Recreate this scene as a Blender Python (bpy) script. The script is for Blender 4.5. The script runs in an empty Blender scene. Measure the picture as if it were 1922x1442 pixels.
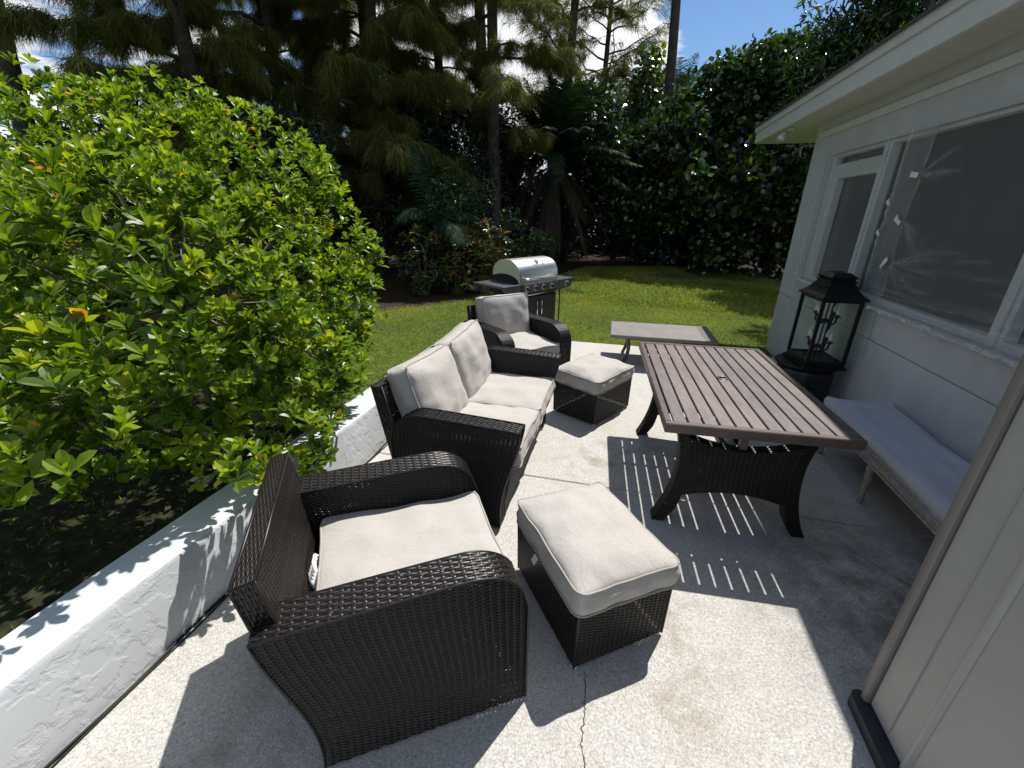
import bpy, math, random
import numpy as np
from mathutils import Matrix, Vector, noise

sc = bpy.context.scene
C = sc.collection
rad = math.radians
rng = np.random.default_rng(11)
random.seed(5)

# ------------------------------------------------------------------ camera
def cam_axes(pitch, roll, yaw):
    cp, sp = math.cos(pitch), math.sin(pitch)
    F = np.array([math.sin(yaw)*cp, math.cos(yaw)*cp, -sp])
    Rt = np.array([math.cos(yaw), -math.sin(yaw), 0.0])
    D = np.cross(F, Rt)
    r = math.cos(roll)*Rt + math.sin(roll)*D
    d = -math.sin(roll)*Rt + math.cos(roll)*D
    return r, -d, -F
cd = bpy.data.cameras.new("camera")
cd.sensor_width = 36.0
cd.lens = 805.18/1922*36
cd.clip_start = 0.05
cd.clip_end = 600
cam = bpy.data.objects.new("camera", cd)
r_, u_, b_ = cam_axes(rad(21.984), rad(-0.753), rad(-13.788))
m = Matrix.Identity(4)
for i in range(3):
    m[i][0], m[i][1], m[i][2] = r_[i], u_[i], b_[i]
m[0][3], m[1][3], m[2][3] = 0, 0, 1.74
cam.matrix_world = m
C.objects.link(cam)
sc.camera = cam

# ------------------------------------------------------------------ light
SUN_EL, SUN_AZ = rad(60), rad(25.7)
world = bpy.data.worlds.new("World")
sc.world = world
world.use_nodes = True
wn, wl = world.node_tree.nodes, world.node_tree.links
wn.clear()
out = wn.new('ShaderNodeOutputWorld')
sky = wn.new('ShaderNodeTexSky'); sky.sky_type = 'NISHITA'; sky.sun_disc = False
sky.sun_elevation = SUN_EL; sky.sun_rotation = SUN_AZ
sky.air_density = 1.0; sky.dust_density = 0.3; sky.ozone_density = 3.0
bg = wn.new('ShaderNodeBackground'); bg.inputs['Strength'].default_value = 0.068
# clouds: noise on the direction projected to a flat layer overhead
tc = wn.new('ShaderNodeTexCoord')
sx = wn.new('ShaderNodeSeparateXYZ'); wl.new(tc.outputs['Generated'], sx.inputs[0])
mx = wn.new('ShaderNodeMath'); mx.operation = 'MAXIMUM'; mx.inputs[1].default_value = 0.06
wl.new(sx.outputs['Z'], mx.inputs[0])
dv = wn.new('ShaderNodeVectorMath'); dv.operation = 'DIVIDE'
cmb = wn.new('ShaderNodeCombineXYZ')
for k in 'XYZ': wl.new(mx.outputs[0], cmb.inputs[k])
wl.new(tc.outputs['Generated'], dv.inputs[0]); wl.new(cmb.outputs[0], dv.inputs[1])
mp = wn.new('ShaderNodeMapping'); mp.inputs['Location'].default_value = (0.3, 0.0, 0)
wl.new(dv.outputs[0], mp.inputs[0])
nz = wn.new('ShaderNodeTexNoise'); nz.inputs['Scale'].default_value = 0.9; nz.inputs['Detail'].default_value = 9
nz.inputs['Roughness'].default_value = 0.56
wl.new(mp.outputs[0], nz.inputs['Vector'])
cr = wn.new('ShaderNodeValToRGB'); cr.color_ramp.elements[0].position = 0.49; cr.color_ramp.elements[1].position = 0.575
acc = nz.outputs['Fac']
for dvec, c0, amt in (((-0.06, 0.955, 0.285), 0.97, 0.28), ((0.21, 0.93, 0.30), 0.972, -0.42), ((-0.81, 0.55, 0.20), 0.985, 0.10), ((-0.32, 0.92, 0.24), 0.97, 0.12)):
    dn = wn.new('ShaderNodeVectorMath'); dn.operation = 'DOT_PRODUCT'; dn.inputs[1].default_value = Vector(dvec).normalized()
    wl.new(tc.outputs['Generated'], dn.inputs[0])
    mr_ = wn.new('ShaderNodeMapRange'); mr_.inputs['From Min'].default_value = c0; mr_.inputs['From Max'].default_value = 1.0; mr_.inputs['To Max'].default_value = amt
    wl.new(dn.outputs['Value'], mr_.inputs['Value'])
    ad = wn.new('ShaderNodeMath'); ad.operation = 'ADD'; wl.new(acc, ad.inputs[0]); wl.new(mr_.outputs[0], ad.inputs[1]); acc = ad.outputs[0]
wl.new(acc, cr.inputs[0])
mixc = wn.new('ShaderNodeMix'); mixc.data_type = 'RGBA'
wl.new(cr.outputs[0], mixc.inputs['Factor'])
hs = wn.new('ShaderNodeHueSaturation'); hs.inputs['Saturation'].default_value = 1.16; hs.inputs['Value'].default_value = 1.25
wl.new(sky.outputs[0], hs.inputs['Color'])
wl.new(hs.outputs[0], mixc.inputs['A'])
mixc.inputs['B'].default_value = (11.0, 11.2, 11.5, 1)
wl.new(mixc.outputs['Result'], bg.inputs['Color'])
wl.new(bg.outputs[0], out.inputs[0])

sd = bpy.data.lights.new("sun", 'SUN'); sd.energy = 4.6; sd.angle = rad(0.53); sd.color = (1.0, 0.965, 0.91)
sun = bpy.data.objects.new("sun", sd)
sun.rotation_euler = Vector((-0.25, -0.52, -1.0)).to_track_quat('-Z', 'Y').to_euler()
C.objects.link(sun)
sc.view_settings.view_transform = 'Standard'
sc.view_settings.look = 'None'
sc.view_settings.exposure = 0.45
sc.view_settings.gamma = 1
sc.cycles.max_bounces = 8
sc.cycles.transparent_max_bounces = 12
sc.cycles.use_denoising = True

# ------------------------------------------------------------------ mesh helpers
class MB:
    def __init__(s): s.V = []; s.F = []; s.T = []; s.n = 0
    def add(s, V, F, tint=None):
        V = np.asarray(V, float).reshape(-1, 3)
        if isinstance(F, np.ndarray): s.F.append(F.astype(np.int64) + s.n)
        else:
            by = {}
            for f in F: by.setdefault(len(f), []).append(f)
            for k, l in by.items(): s.F.append(np.array(l, dtype=np.int64) + s.n)
        s.V.append(V)
        t = np.full(len(V), 0.5) if tint is None else np.broadcast_to(np.asarray(tint, float), (len(V),))
        s.T.append(t); s.n += len(V)
        return s
    def box(s, x0, x1, y0, y1, z0, z1, M=None, tint=None):
        V = np.array([[x, y, z] for z in (z0, z1) for y in (y0, y1) for x in (x0, x1)], float)
        if M is not None: V = V @ np.array(M)[:3, :3].T + np.array(M)[:3, 3]
        return s.add(V, [(0, 2, 3, 1), (4, 5, 7, 6), (0, 1, 5, 4), (2, 6, 7, 3), (0, 4, 6, 2), (1, 3, 7, 5)], tint)
    def bbox(s, x0, x1, y0, y1, z0, z1, b=0.006, tint=None, M=None):
        # box with bevelled edges
        c = np.array([[x, y, z] for z in (z0, z1) for y in (y0, y1) for x in (x0, x1)], float)
        ce = c.mean(0)
        V = []; idx = {}
        for i, p in enumerate(c):
            for ax in range(3):
                q = p.copy()
                for k in range(3):
                    if k != ax: q[k] += b*np.sign(ce[k]-p[k])
                idx[(i, ax)] = len(V); V.append(q)
        F = []
        face = {(2, 0): (0, 2, 3, 1), (2, 1): (4, 5, 7, 6), (1, 0): (0, 1, 5, 4), (1, 1): (2, 6, 7, 3), (0, 0): (0, 4, 6, 2), (0, 1): (1, 3, 7, 5)}
        for (ax, _), f in face.items(): F.append(tuple(idx[(i, ax)] for i in f))
        for i in range(8):
            f = (idx[(i, 0)], idx[(i, 1)], idx[(i, 2)])
            n = np.cross(V[f[1]]-V[f[0]], V[f[2]]-V[f[0]])
            F.append(f if n @ (c[i]-ce) > 0 else f[::-1])
        for i in range(8):
            for ax in range(3):
                j = i ^ (1 << ax)
                if j > i:
                    o = [k for k in range(3) if k != ax]
                    f = (idx[(i, o[0])], idx[(i, o[1])], idx[(j, o[1])], idx[(j, o[0])])
                    n = np.cross(V[f[1]]-V[f[0]], V[f[2]]-V[f[0]])
                    F.append(f if n @ ((c[i]+c[j])/2-ce) > 0 else f[::-1])
        V = np.array(V)
        if M is not None: V = V @ np.array(M)[:3, :3].T + np.array(M)[:3, 3]
        return s.add(V, F, tint)
    def tube(s, P, R, n=8, closed=False, cap=True, tint=None):
        P = np.asarray(P, float); k = len(P)
        R = np.broadcast_to(np.asarray(R, float), (k,))
        if closed: T = np.roll(P, -1, 0)-np.roll(P, 1, 0)
        else: T = np.gradient(P, axis=0)
        T /= np.linalg.norm(T, axis=1)[:, None]+1e-12
        a = np.array([0, 0, 1.0]) if abs(T[0][2]) < 0.9 else np.array([1.0, 0, 0])
        N = np.zeros_like(P); x = np.cross(T[0], a); N[0] = x/np.linalg.norm(x)
        for i in range(1, k):
            v = N[i-1]-T[i]*(N[i-1] @ T[i]); N[i] = v/(np.linalg.norm(v)+1e-12)
        B = np.cross(T, N)
        an = np.linspace(0, 2*np.pi, n, endpoint=False)
        V = P[:, None, :] + R[:, None, None]*(np.cos(an)[None, :, None]*N[:, None, :]+np.sin(an)[None, :, None]*B[:, None, :])
        i, j = np.meshgrid(np.arange(k if closed else k-1), np.arange(n), indexing='ij')
        i2 = (i+1) % k; j2 = (j+1) % n
        F = np.stack([i*n+j, i*n+j2, i2*n+j2, i2*n+j], -1).reshape(-1, 4)
        s.add(V, F, tint)
        if cap and not closed:
            s.F.append(np.array([list(range(n))[::-1]])+s.n-k*n); s.F.append(np.array([list(range(n))])+s.n-n)
        return s
    def lathe(s, prof, n=24, c=(0, 0, 0), tint=None):
        prof = np.asarray(prof, float); k = len(prof)
        an = np.linspace(0, 2*np.pi, n, endpoint=False)
        V = np.stack([prof[:, 0][:, None]*np.cos(an)+c[0], prof[:, 0][:, None]*np.sin(an)+c[1], np.repeat((prof[:, 1]+c[2])[:, None], n, 1)], -1)
        i, j = np.meshgrid(np.arange(k-1), np.arange(n), indexing='ij'); j2 = (j+1) % n
        F = np.stack([i*n+j, i*n+j2, (i+1)*n+j2, (i+1)*n+j], -1).reshape(-1, 4)
        s.add(V, F, tint)
        s.F.append(np.array([list(range(n))[::-1]])+s.n-k*n); s.F.append(np.array([list(range(n))])+s.n-n)
        return s
    def grid(s, P, tint=None, flip=False):
        P = np.asarray(P, float); a, b = P.shape[:2]
        i, j = np.meshgrid(np.arange(a-1), np.arange(b-1), indexing='ij')
        F = np.stack([i*b+j, (i+1)*b+j, (i+1)*b+j+1, i*b+j+1], -1).reshape(-1, 4)
        return s.add(P, F[:, ::-1] if flip else F, tint)
    def prism(s, pts, axis, a0, a1, tint=None):
        # extrude a 2-D outline; axis is the extrusion axis
        n = len(pts); V = []
        for a in (a0, a1):
            for p in pts:
                v = list(p); v.insert(axis, a); V.append(v)
        F = [tuple(range(n)), tuple(range(2*n-1, n-1, -1))]+[(i, i+n, (i+1) % n+n, (i+1) % n) for i in range(n)]
        return s.add(V, F, tint)
    def build(s, name, mat, parent=None, smooth=False, loc=None, fix=False):
        me = bpy.data.meshes.new(name)
        V = np.concatenate(s.V); me.vertices.add(len(V)); me.vertices.foreach_set('co', V.ravel())
        tot = np.concatenate([np.full(len(f), f.shape[1]) for f in s.F])
        lp = np.concatenate([f.ravel() for f in s.F])
        me.loops.add(len(lp)); me.loops.foreach_set('vertex_index', lp)
        me.polygons.add(len(tot)); st = np.concatenate([[0], np.cumsum(tot)[:-1]])
        me.polygons.foreach_set('loop_start', st); me.polygons.foreach_set('loop_total', tot)
        me.polygons.foreach_set('use_smooth', np.full(len(tot), bool(smooth)))
        at = me.attributes.new('tint', 'FLOAT', 'POINT'); at.data.foreach_set('value', np.concatenate(s.T))
        me.update(calc_edges=True); me.validate()
        if fix:
            import bmesh
            bm = bmesh.new(); bm.from_mesh(me); bmesh.ops.recalc_face_normals(bm, faces=bm.faces); bm.to_mesh(me); bm.free()
        me.materials.append(mat)
        o = bpy.data.objects.new(name, me); C.objects.link(o)
        if parent is not None: o.parent = parent
        if loc is not None: o.location = loc
        return o

def tag(o, label=None, cat=None, group=None, kind=None):
    if label: o['label'] = label
    if cat: o['category'] = cat
    if group: o['group'] = group
    if kind: o['kind'] = kind
    return o
def thing(name, label, cat, loc=(0, 0, 0), rz=0.0, group=None):
    o = bpy.data.objects.new(name, None); o.empty_display_size = 0.1
    C.objects.link(o); o.location = loc; o.rotation_euler = (0, 0, rz)
    return tag(o, label, cat, group)
def copy_tree(o, parent=None):
    c = o.copy(); C.objects.link(c)
    if parent is not None: c.parent = parent
    for ch in list(o.children): copy_tree(ch, c)
    return c

# ------------------------------------------------------------------ materials
def newmat(name):
    mt = bpy.data.materials.new(name); mt.use_nodes = True
    nt = mt.node_tree; nt.nodes.clear()
    o = nt.nodes.new('ShaderNodeOutputMaterial'); b = nt.nodes.new('ShaderNodeBsdfPrincipled')
    nt.links.new(b.outputs[0], o.inputs[0])
    return mt, nt, b, o
def tnoise(nt, scale, detail=4, rough=0.5, vec=None, coord='Object', stretch=None):
    t = nt.nodes.new('ShaderNodeTexCoord'); n = nt.nodes.new('ShaderNodeTexNoise')
    n.inputs['Scale'].default_value = scale; n.inputs['Detail'].default_value = detail; n.inputs['Roughness'].default_value = rough
    if stretch:
        mpn = nt.nodes.new('ShaderNodeMapping'); mpn.inputs['Scale'].default_value = stretch
        nt.links.new(t.outputs[coord], mpn.inputs[0]); nt.links.new(mpn.outputs[0], n.inputs['Vector'])
    else: nt.links.new(t.outputs[coord], n.inputs['Vector'])
    return n
def ramp(nt, src, stops):
    r = nt.nodes.new('ShaderNodeValToRGB'); e = r.color_ramp.elements
    while len(e) < len(stops): e.new(0.5)
    for el, (p, c) in zip(e, stops):
        el.position = p; el.color = (*c, 1) if len(c) == 3 else c
    nt.links.new(src, r.inputs[0]); return r
def mixrgb(nt, fac, a, b, mode='MIX'):
    x = nt.nodes.new('ShaderNodeMix'); x.data_type = 'RGBA'; x.blend_type = mode
    for s_, v in (('Factor', fac), ('A', a), ('B', b)):
        if isinstance(v, (int, float)): x.inputs[s_].default_value = v
        elif isinstance(v, tuple): x.inputs[s_].default_value = (*v, 1)
        else: nt.links.new(v, x.inputs[s_])
    return x.outputs['Result']
def bump(nt, b, src, strength, dist):
    bp = nt.nodes.new('ShaderNodeBump'); bp.inputs['Strength'].default_value = strength; bp.inputs['Distance'].default_value = dist
    nt.links.new(src, bp.inputs['Height']); nt.links.new(bp.outputs[0], b.inputs['Normal']); return bp
def simple(name, col, rough=0.5, metal=0.0, var=0.15, scale=8, bmp=0.0, bscale=200, spec=0.5):
    mt, nt, b, o = newmat(name)
    n = tnoise(nt, scale, 5)
    lo = tuple(c*(1-var) for c in col); hi = tuple(min(1, c*(1+var)) for c in col)
    r = ramp(nt, n.outputs['Fac'], [(0.3, lo), (0.7, hi)])
    nt.links.new(r.outputs[0], b.inputs['Base Color'])
    b.inputs['Roughness'].default_value = rough; b.inputs['Metallic'].default_value = metal
    b.inputs['Specular IOR Level'].default_value = spec
    if bmp: bump(nt, b, tnoise(nt, bscale, 3).outputs['Fac'], bmp, 0.004)
    return mt
def leafmat(name, stops, rough=0.35, transl=0.35, tcol=(1.3, 1.5, 0.5), spec=0.5):
    mt, nt, b, o = newmat(name)
    a = nt.nodes.new('ShaderNodeAttribute'); a.attribute_name = 'tint'
    r = ramp(nt, a.outputs['Fac'], stops)
    nt.links.new(r.outputs[0], b.inputs['Base Color'])
    b.inputs['Roughness'].default_value = rough; b.inputs['Specular IOR Level'].default_value = spec
    tr = nt.nodes.new('ShaderNodeBsdfTranslucent')
    tm = mixrgb(nt, 1.0, r.outputs[0], tcol, 'MULTIPLY')
    nt.links.new(tm, tr.inputs['Color'])
    ms = nt.nodes.new('ShaderNodeMixShader'); ms.inputs[0].default_value = transl
    nt.links.new(b.outputs[0], ms.inputs[1]); nt.links.new(tr.outputs[0], ms.inputs[2]); nt.links.new(ms.outputs[0], o.inputs[0])
    return mt

# concrete patio with exposed aggregate
def concrete():
    mt, nt, b, o = newmat('aggregate_concrete')
    v = nt.nodes.new('ShaderNodeTexVoronoi'); v.inputs['Scale'].default_value = 170; v.inputs['Randomness'].default_value = 1
    t = nt.nodes.new('ShaderNodeTexCoord'); nt.links.new(t.outputs['Object'], v.inputs['Vector'])
    n1 = tnoise(nt, 95, 5, 0.7)
    base = ramp(nt, n1.outputs['Fac'], [(0.3, (0.34, 0.33, 0.31)), (0.5, (0.475, 0.465, 0.445)), (0.7, (0.60, 0.59, 0.57))])
    spk = ramp(nt, v.outputs['Color'], [(0.0, (0.55, 0.53, 0.5)), (0.45, (0.92, 0.90, 0.87)), (0.8, (1.12, 1.1, 1.07))])
    c = mixrgb(nt, 0.75, base.outputs[0], spk.outputs[0], 'MULTIPLY')
    n2 = tnoise(nt, 0.9, 6, 0.62)
    st = ramp(nt, n2.outputs['Fac'], [(0.50, (0, 0, 0)), (0.72, (1, 1, 1))])
    n3 = tnoise(nt, 7, 6, 0.7)
    st3 = ramp(nt, n3.outputs['Fac'], [(0.42, (0, 0, 0)), (0.68, (1, 1, 1))])
    f = mixrgb(nt, 1.0, st.outputs[0], st3.outputs[0], 'MULTIPLY')
    c = mixrgb(nt, f, c, (0.23, 0.185, 0.125))
    # algae and dirt where the table and bench stand
    sp = nt.nodes.new('ShaderNodeSeparateXYZ'); nt.links.new(t.outputs['Object'], sp.inputs[0])
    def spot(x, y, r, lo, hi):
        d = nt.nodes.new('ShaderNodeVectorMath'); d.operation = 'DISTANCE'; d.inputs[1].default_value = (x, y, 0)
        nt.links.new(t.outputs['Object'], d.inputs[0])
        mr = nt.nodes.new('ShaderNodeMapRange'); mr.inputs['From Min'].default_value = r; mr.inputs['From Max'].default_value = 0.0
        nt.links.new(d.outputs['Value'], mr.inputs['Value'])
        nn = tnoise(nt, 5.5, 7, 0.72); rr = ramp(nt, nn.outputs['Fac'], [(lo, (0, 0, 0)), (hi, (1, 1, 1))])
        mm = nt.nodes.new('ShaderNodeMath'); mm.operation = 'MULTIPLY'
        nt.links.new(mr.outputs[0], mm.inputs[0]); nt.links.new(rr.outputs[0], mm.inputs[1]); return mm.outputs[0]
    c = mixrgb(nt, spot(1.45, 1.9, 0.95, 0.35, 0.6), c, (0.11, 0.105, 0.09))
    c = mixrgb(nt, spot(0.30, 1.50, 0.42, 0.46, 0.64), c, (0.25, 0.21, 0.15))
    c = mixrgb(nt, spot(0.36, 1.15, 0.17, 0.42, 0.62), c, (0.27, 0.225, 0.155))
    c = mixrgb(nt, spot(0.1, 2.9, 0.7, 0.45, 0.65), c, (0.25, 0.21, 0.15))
    nt.links.new(c, b.inputs['Base Color']); b.inputs['Roughness'].default_value = 0.85
    b.inputs['Specular IOR Level'].default_value = 0.25
    bump(nt, b, v.outputs['Distance'], 0.35, 0.004)
    return mt
M_conc = concrete()

def stucco(name, col, scale, strength, thr=(0.46, 0.54), dist=0.01, var=0.06, warp=0.0):
    mt, nt, b, o = newmat(name)
    n = tnoise(nt, scale, 5, 0.55)
    n.inputs['Distortion'].default_value = warp
    nd = tnoise(nt, scale*(0.16 if warp else 0.6), 2)
    mxv = nt.nodes.new('ShaderNodeMath'); mxv.operation = 'ADD'
    sub = nt.nodes.new('ShaderNodeMath'); sub.operation = 'MULTIPLY'; sub.inputs[1].default_value = 0.35
    nt.links.new(nd.outputs['Fac'], sub.inputs[0]); nt.links.new(n.outputs['Fac'], mxv.inputs[0]); nt.links.new(sub.outputs[0], mxv.inputs[1])
    r = ramp(nt, mxv.outputs[0], [(thr[0]+0.17, (0, 0, 0)), (thr[1]+0.17, (1, 1, 1))])
    fine = tnoise(nt, 300, 2)
    h = mixrgb(nt, 0.12, r.outputs[0], fine.outputs['Fac'])
    bump(nt, b, h, strength, dist)
    n2 = tnoise(nt, 2.2, 7, 0.65)
    c = ramp(nt, n2.outputs['Fac'], [(0.3, tuple(x*(1-var*2) for x in col)), (0.6, col)])
    nt.links.new(c.outputs[0], b.inputs['Base Color']); b.inputs['Roughness'].default_value = 0.6
    return mt
M_lowwall = stucco('knockdown_stucco', (0.46, 0.475, 0.485), 13, 0.4, thr=(0.47, 0.60), dist=0.008, warp=0.35)
M_lowcap = stucco('painted_cap', (0.54, 0.57, 0.59), 40, 0.12, dist=0.003, var=0.05)
M_house = stucco('house_stucco', (0.49, 0.50, 0.51), 130, 0.35, dist=0.005, var=0.08)
M_trim = simple('white_trim', (0.56, 0.565, 0.56), 0.45, var=0.05, bmp=0.05, bscale=60)
M_soffit = simple('soffit_paint', (0.52, 0.51, 0.48), 0.7, var=0.05, bmp=0.3, bscale=220)
M_roof = simple('roof_shingle', (0.06, 0.055, 0.05), 0.9, var=0.4, scale=30)
M_pane = simple('dark_window_glass', (0.022, 0.022, 0.021), 0.25, var=0.1)
M_wframe = simple('window_paint', (0.55, 0.56, 0.56), 0.4, var=0.04)

def wickermat():
    mt, nt, b, o = newmat('dark_wicker')
    a = nt.nodes.new('ShaderNodeAttribute'); a.attribute_name = 'tint'
    r = ramp(nt, a.outputs['Fac'], [(0, (0.004, 0.0032, 0.003)), (0.6, (0.011, 0.0085, 0.0075)), (1, (0.026, 0.020, 0.018))])
    n = tnoise(nt, 3.0, 5); c = mixrgb(nt, 0.5, r.outputs[0], ramp(nt, n.outputs['Fac'], [(0.35, (0.6, 0.6, 0.6)), (0.7, (1.3, 1.25, 1.2))]).outputs[0], 'MULTIPLY')
    nt.links.new(c, b.inputs['Base Color']); b.inputs['Roughness'].default_value = 0.37; b.inputs['Specular IOR Level'].default_value = 0.38
    return mt
M_wick = wickermat()
def fabricmat(name, col, hi):
    mt, nt, b, o = newmat(name)
    n = tnoise(nt, 6, 7, 0.68); n2 = tnoise(nt, 160, 3, 0.7, stretch=(1, 4, 1)); n3 = tnoise(nt, 160, 3, 0.7, stretch=(4, 1, 1))
    r = ramp(nt, n.outputs['Fac'], [(0.25, tuple((a+2*b_)/3 for a, b_ in zip(col, hi))), (0.5, hi), (0.8, tuple(x*1.03 for x in hi))])
    f = mixrgb(nt, 0.5, n2.outputs['Fac'], n3.outputs['Fac'])
    r2 = ramp(nt, f, [(0.35, (0.74, 0.73, 0.72)), (0.62, (1.1, 1.1, 1.1))])
    c = mixrgb(nt, 1.0, r.outputs[0], r2.outputs[0], 'MULTIPLY')
    nt.links.new(c, b.inputs['Base Color']); b.inputs['Roughness'].default_value = 0.95
    b.inputs['Specular IOR Level'].default_value = 0.12
    b.inputs['Sheen Weight'].default_value = 0.15
    nb = tnoise(nt, 9, 4, 0.55, stretch=(1.0, 1.6, 1.0))
    nw = tnoise(nt, 4.5, 3, 0.5, stretch=(1.0, 2.2, 1.0)); nw.inputs['Distortion'].default_value = 1.2
    fold = ramp(nt, nw.outputs['Fac'], [(0.44, (0, 0, 0)), (0.5, (1, 1, 1)), (0.56, (0, 0, 0))])
    hh = mixrgb(nt, 0.18, nb.outputs['Fac'], fold.outputs[0])
    bump(nt, b, mixrgb(nt, 0.18, hh, f), 0.34, 0.016)
    return mt
M_fab = fabricmat('beige_fabric', (0.37, 0.345, 0.315), (0.45, 0.425, 0.395))
M_pipe = simple('beige_piping', (0.36, 0.33, 0.30), 0.9, var=0.1, spec=0.1)
M_bench = simple('pale_linen', (0.47, 0.485, 0.52), 0.9, var=0.07, scale=5, bmp=0.3, bscale=20, spec=0.15)
M_white = simple('white_cloth', (0.75, 0.75, 0.75), 0.9, var=0.05)

def slatmat():
    mt, nt, b, o = newmat('weathered_slats')
    a = nt.nodes.new('ShaderNodeAttribute'); a.attribute_name = 'tint'
    n = tnoise(nt, 9, 8, 0.7, stretch=(3, 0.6, 1)); n2 = tnoise(nt, 2.5, 5, 0.6)
    c = ramp(nt, n.outputs['Fac'], [(0.25, (0.092, 0.078, 0.075)), (0.5, (0.135, 0.117, 0.113)), (0.75, (0.185, 0.163, 0.158))])
    c2 = ramp(nt, n2.outputs['Fac'], [(0.35, (0.82, 0.80, 0.82)), (0.65, (1.18, 1.12, 1.08))])
    x = mixrgb(nt, 1.0, c.outputs[0], c2.outputs[0], 'MULTIPLY')
    t = ramp(nt, a.outputs['Fac'], [(0, (0.85, 0.85, 0.87)), (1, (1.15, 1.08, 1.04))])
    x = mixrgb(nt, 1.0, x, t.outputs[0], 'MULTIPLY')
    nt.links.new(x, b.inputs['Base Color']); b.inputs['Roughness'].default_value = 0.5
    bump(nt, b, n.outputs['Fac'], 0.15, 0.003)
    return mt
M_slat = slatmat()
M_tframe = simple('brown_table_frame', (0.10, 0.075, 0.068), 0.42, var=0.2, scale=14)
M_lowtab = simple('taupe_table_top', (0.185, 0.168, 0.158), 0.5, var=0.12, scale=7)
M_black = simple('black_metal', (0.006, 0.006, 0.007), 0.45, var=0.2, spec=0.3)
M_blackpl = simple('black_plastic', (0.015, 0.015, 0.017), 0.5, var=0.2)
M_grillside = simple('grey_painted_steel', (0.085, 0.09, 0.10), 0.4, metal=0.4, var=0.1)
M_bezel = simple('satin_bezel', (0.62, 0.62, 0.62), 0.25, metal=0.35, var=0.05)
M_steel = simple('brushed_steel', (0.60, 0.60, 0.60), 0.36, metal=1.0, var=0.06, scale=40)
M_chrome = simple('chrome', (0.75, 0.75, 0.75), 0.12, metal=1.0, var=0.03)
M_greywood = simple('limewashed_wood', (0.30, 0.275, 0.24), 0.7, var=0.3, scale=25, bmp=0.2, bscale=60)
M_cab = simple('taupe_resin', (0.335, 0.325, 0.305), 0.48, var=0.05, scale=3, bmp=0.12, bscale=260)
M_cabtrim = simple('brown_resin_trim', (0.165, 0.152, 0.138), 0.4, var=0.06)
M_cabbase = simple('dark_blue_grey_base', (0.022, 0.024, 0.030), 0.5, var=0.2)
M_tape = simple('masking_tape', (0.68, 0.66, 0.58), 0.7, var=0.05)
M_bulb = simple('frosted_candle_bulb', (0.75, 0.75, 0.73), 0.3, var=0.03)
M_ring = simple('bronze_ring', (0.16, 0.14, 0.12), 0.35, metal=0.7, var=0.1)

def glassmat():
    mt, nt, b, o = newmat('lantern_glass')
    tr = nt.nodes.new('ShaderNodeBsdfTransparent'); tr.inputs[0].default_value = (0.88, 0.93, 0.90, 1)
    gl = nt.nodes.new('ShaderNodeBsdfGlossy'); gl.inputs['Roughness'].default_value = 0.05
    ms = nt.nodes.new('ShaderNodeMixShader')
    ms.inputs[0].default_value = 0.045; nt.links.new(tr.outputs[0], ms.inputs[1]); nt.links.new(gl.outputs[0], ms.inputs[2])
    nt.links.new(ms.outputs[0], o.inputs[0]); return mt
M_glass = glassmat()
def plasticmat():
    mt, nt, b, o = newmat('clear_plastic_sheeting')
    n = tnoise(nt, 6, 6, 0.6, stretch=(1, 0.6, 9.0)); n2 = tnoise(nt, 1.3, 4, 0.6)
    b.inputs['Base Color'].default_value = (0.60, 0.62, 0.60, 1); b.inputs['Roughness'].default_value = 0.42
    bump(nt, b, n.outputs['Fac'], 0.25, 0.02)
    tr = nt.nodes.new('ShaderNodeBsdfTransparent'); tr.inputs[0].default_value = (0.95, 0.96, 0.95, 1)
    at = nt.nodes.new('ShaderNodeAttribute'); at.attribute_name = 'tint'
    base = ramp(nt, n2.outputs['Fac'], [(0.35, (0.14, 0.14, 0.14)), (0.65, (0.19, 0.19, 0.19))])
    sc_ = nt.nodes.new('ShaderNodeMath'); sc_.operation = 'MULTIPLY_ADD'; sc_.inputs[1].default_value = 0.38
    nt.links.new(at.outputs['Fac'], sc_.inputs[0]); nt.links.new(base.outputs[0], sc_.inputs[2])
    ms = nt.nodes.new('ShaderNodeMixShader'); nt.links.new(sc_.outputs[0], ms.inputs[0])
    nt.links.new(tr.outputs[0], ms.inputs[1]); nt.links.new(b.outputs[0], ms.inputs[2]); nt.links.new(ms.outputs[0], o.inputs[0])
    return mt
M_plastic = plasticmat()

M_bushleaf = leafmat('bush_leaf', [(0, (0.030, 0.068, 0.010)), (0.45, (0.098, 0.176, 0.013)), (0.8, (0.215, 0.315, 0.022)), (0.955, (0.34, 0.39, 0.035)), (0.97, (0.60, 0.36, 0.02)), (1, (0.55, 0.25, 0.03))], 0.36, 0.44, (1.6, 1.55, 0.3))
M_twig = simple('grey_twig', (0.17, 0.14, 0.105), 0.8, var=0.3, scale=20)
M_bark = simple('pine_bark', (0.050, 0.039, 0.032), 0.9, var=0.5, scale=9, bmp=0.9, bscale=22)
M_palebark = simple('pale_bark', (0.30, 0.26, 0.20), 0.85, var=0.3, scale=9, bmp=0.5, bscale=30)
M_needle = leafmat('drooping_needles', [(0, (0.030, 0.040, 0.010)), (0.5, (0.115, 0.125, 0.028)), (0.85, (0.23, 0.235, 0.055)), (1, (0.26, 0.22, 0.08))], 0.6, 0.45, (1.35, 1.4, 0.6), 0.25)
M_broad = leafmat('broad_glossy_leaf', [(0, (0.006, 0.017, 0.006)), (0.5, (0.020, 0.046, 0.011)), (0.85, (0.06, 0.115, 0.018)), (1, (0.20, 0.25, 0.035))], 0.17, 0.25, (1.4, 1.6, 0.4), 0.8)
M_dark = leafmat('dark_understory_leaf', [(0, (0.005, 0.011, 0.005)), (0.6, (0.011, 0.026, 0.009)), (1, (0.03, 0.055, 0.016))], 0.3, 0.12, (1.2, 1.4, 0.6), 0.6)
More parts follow.
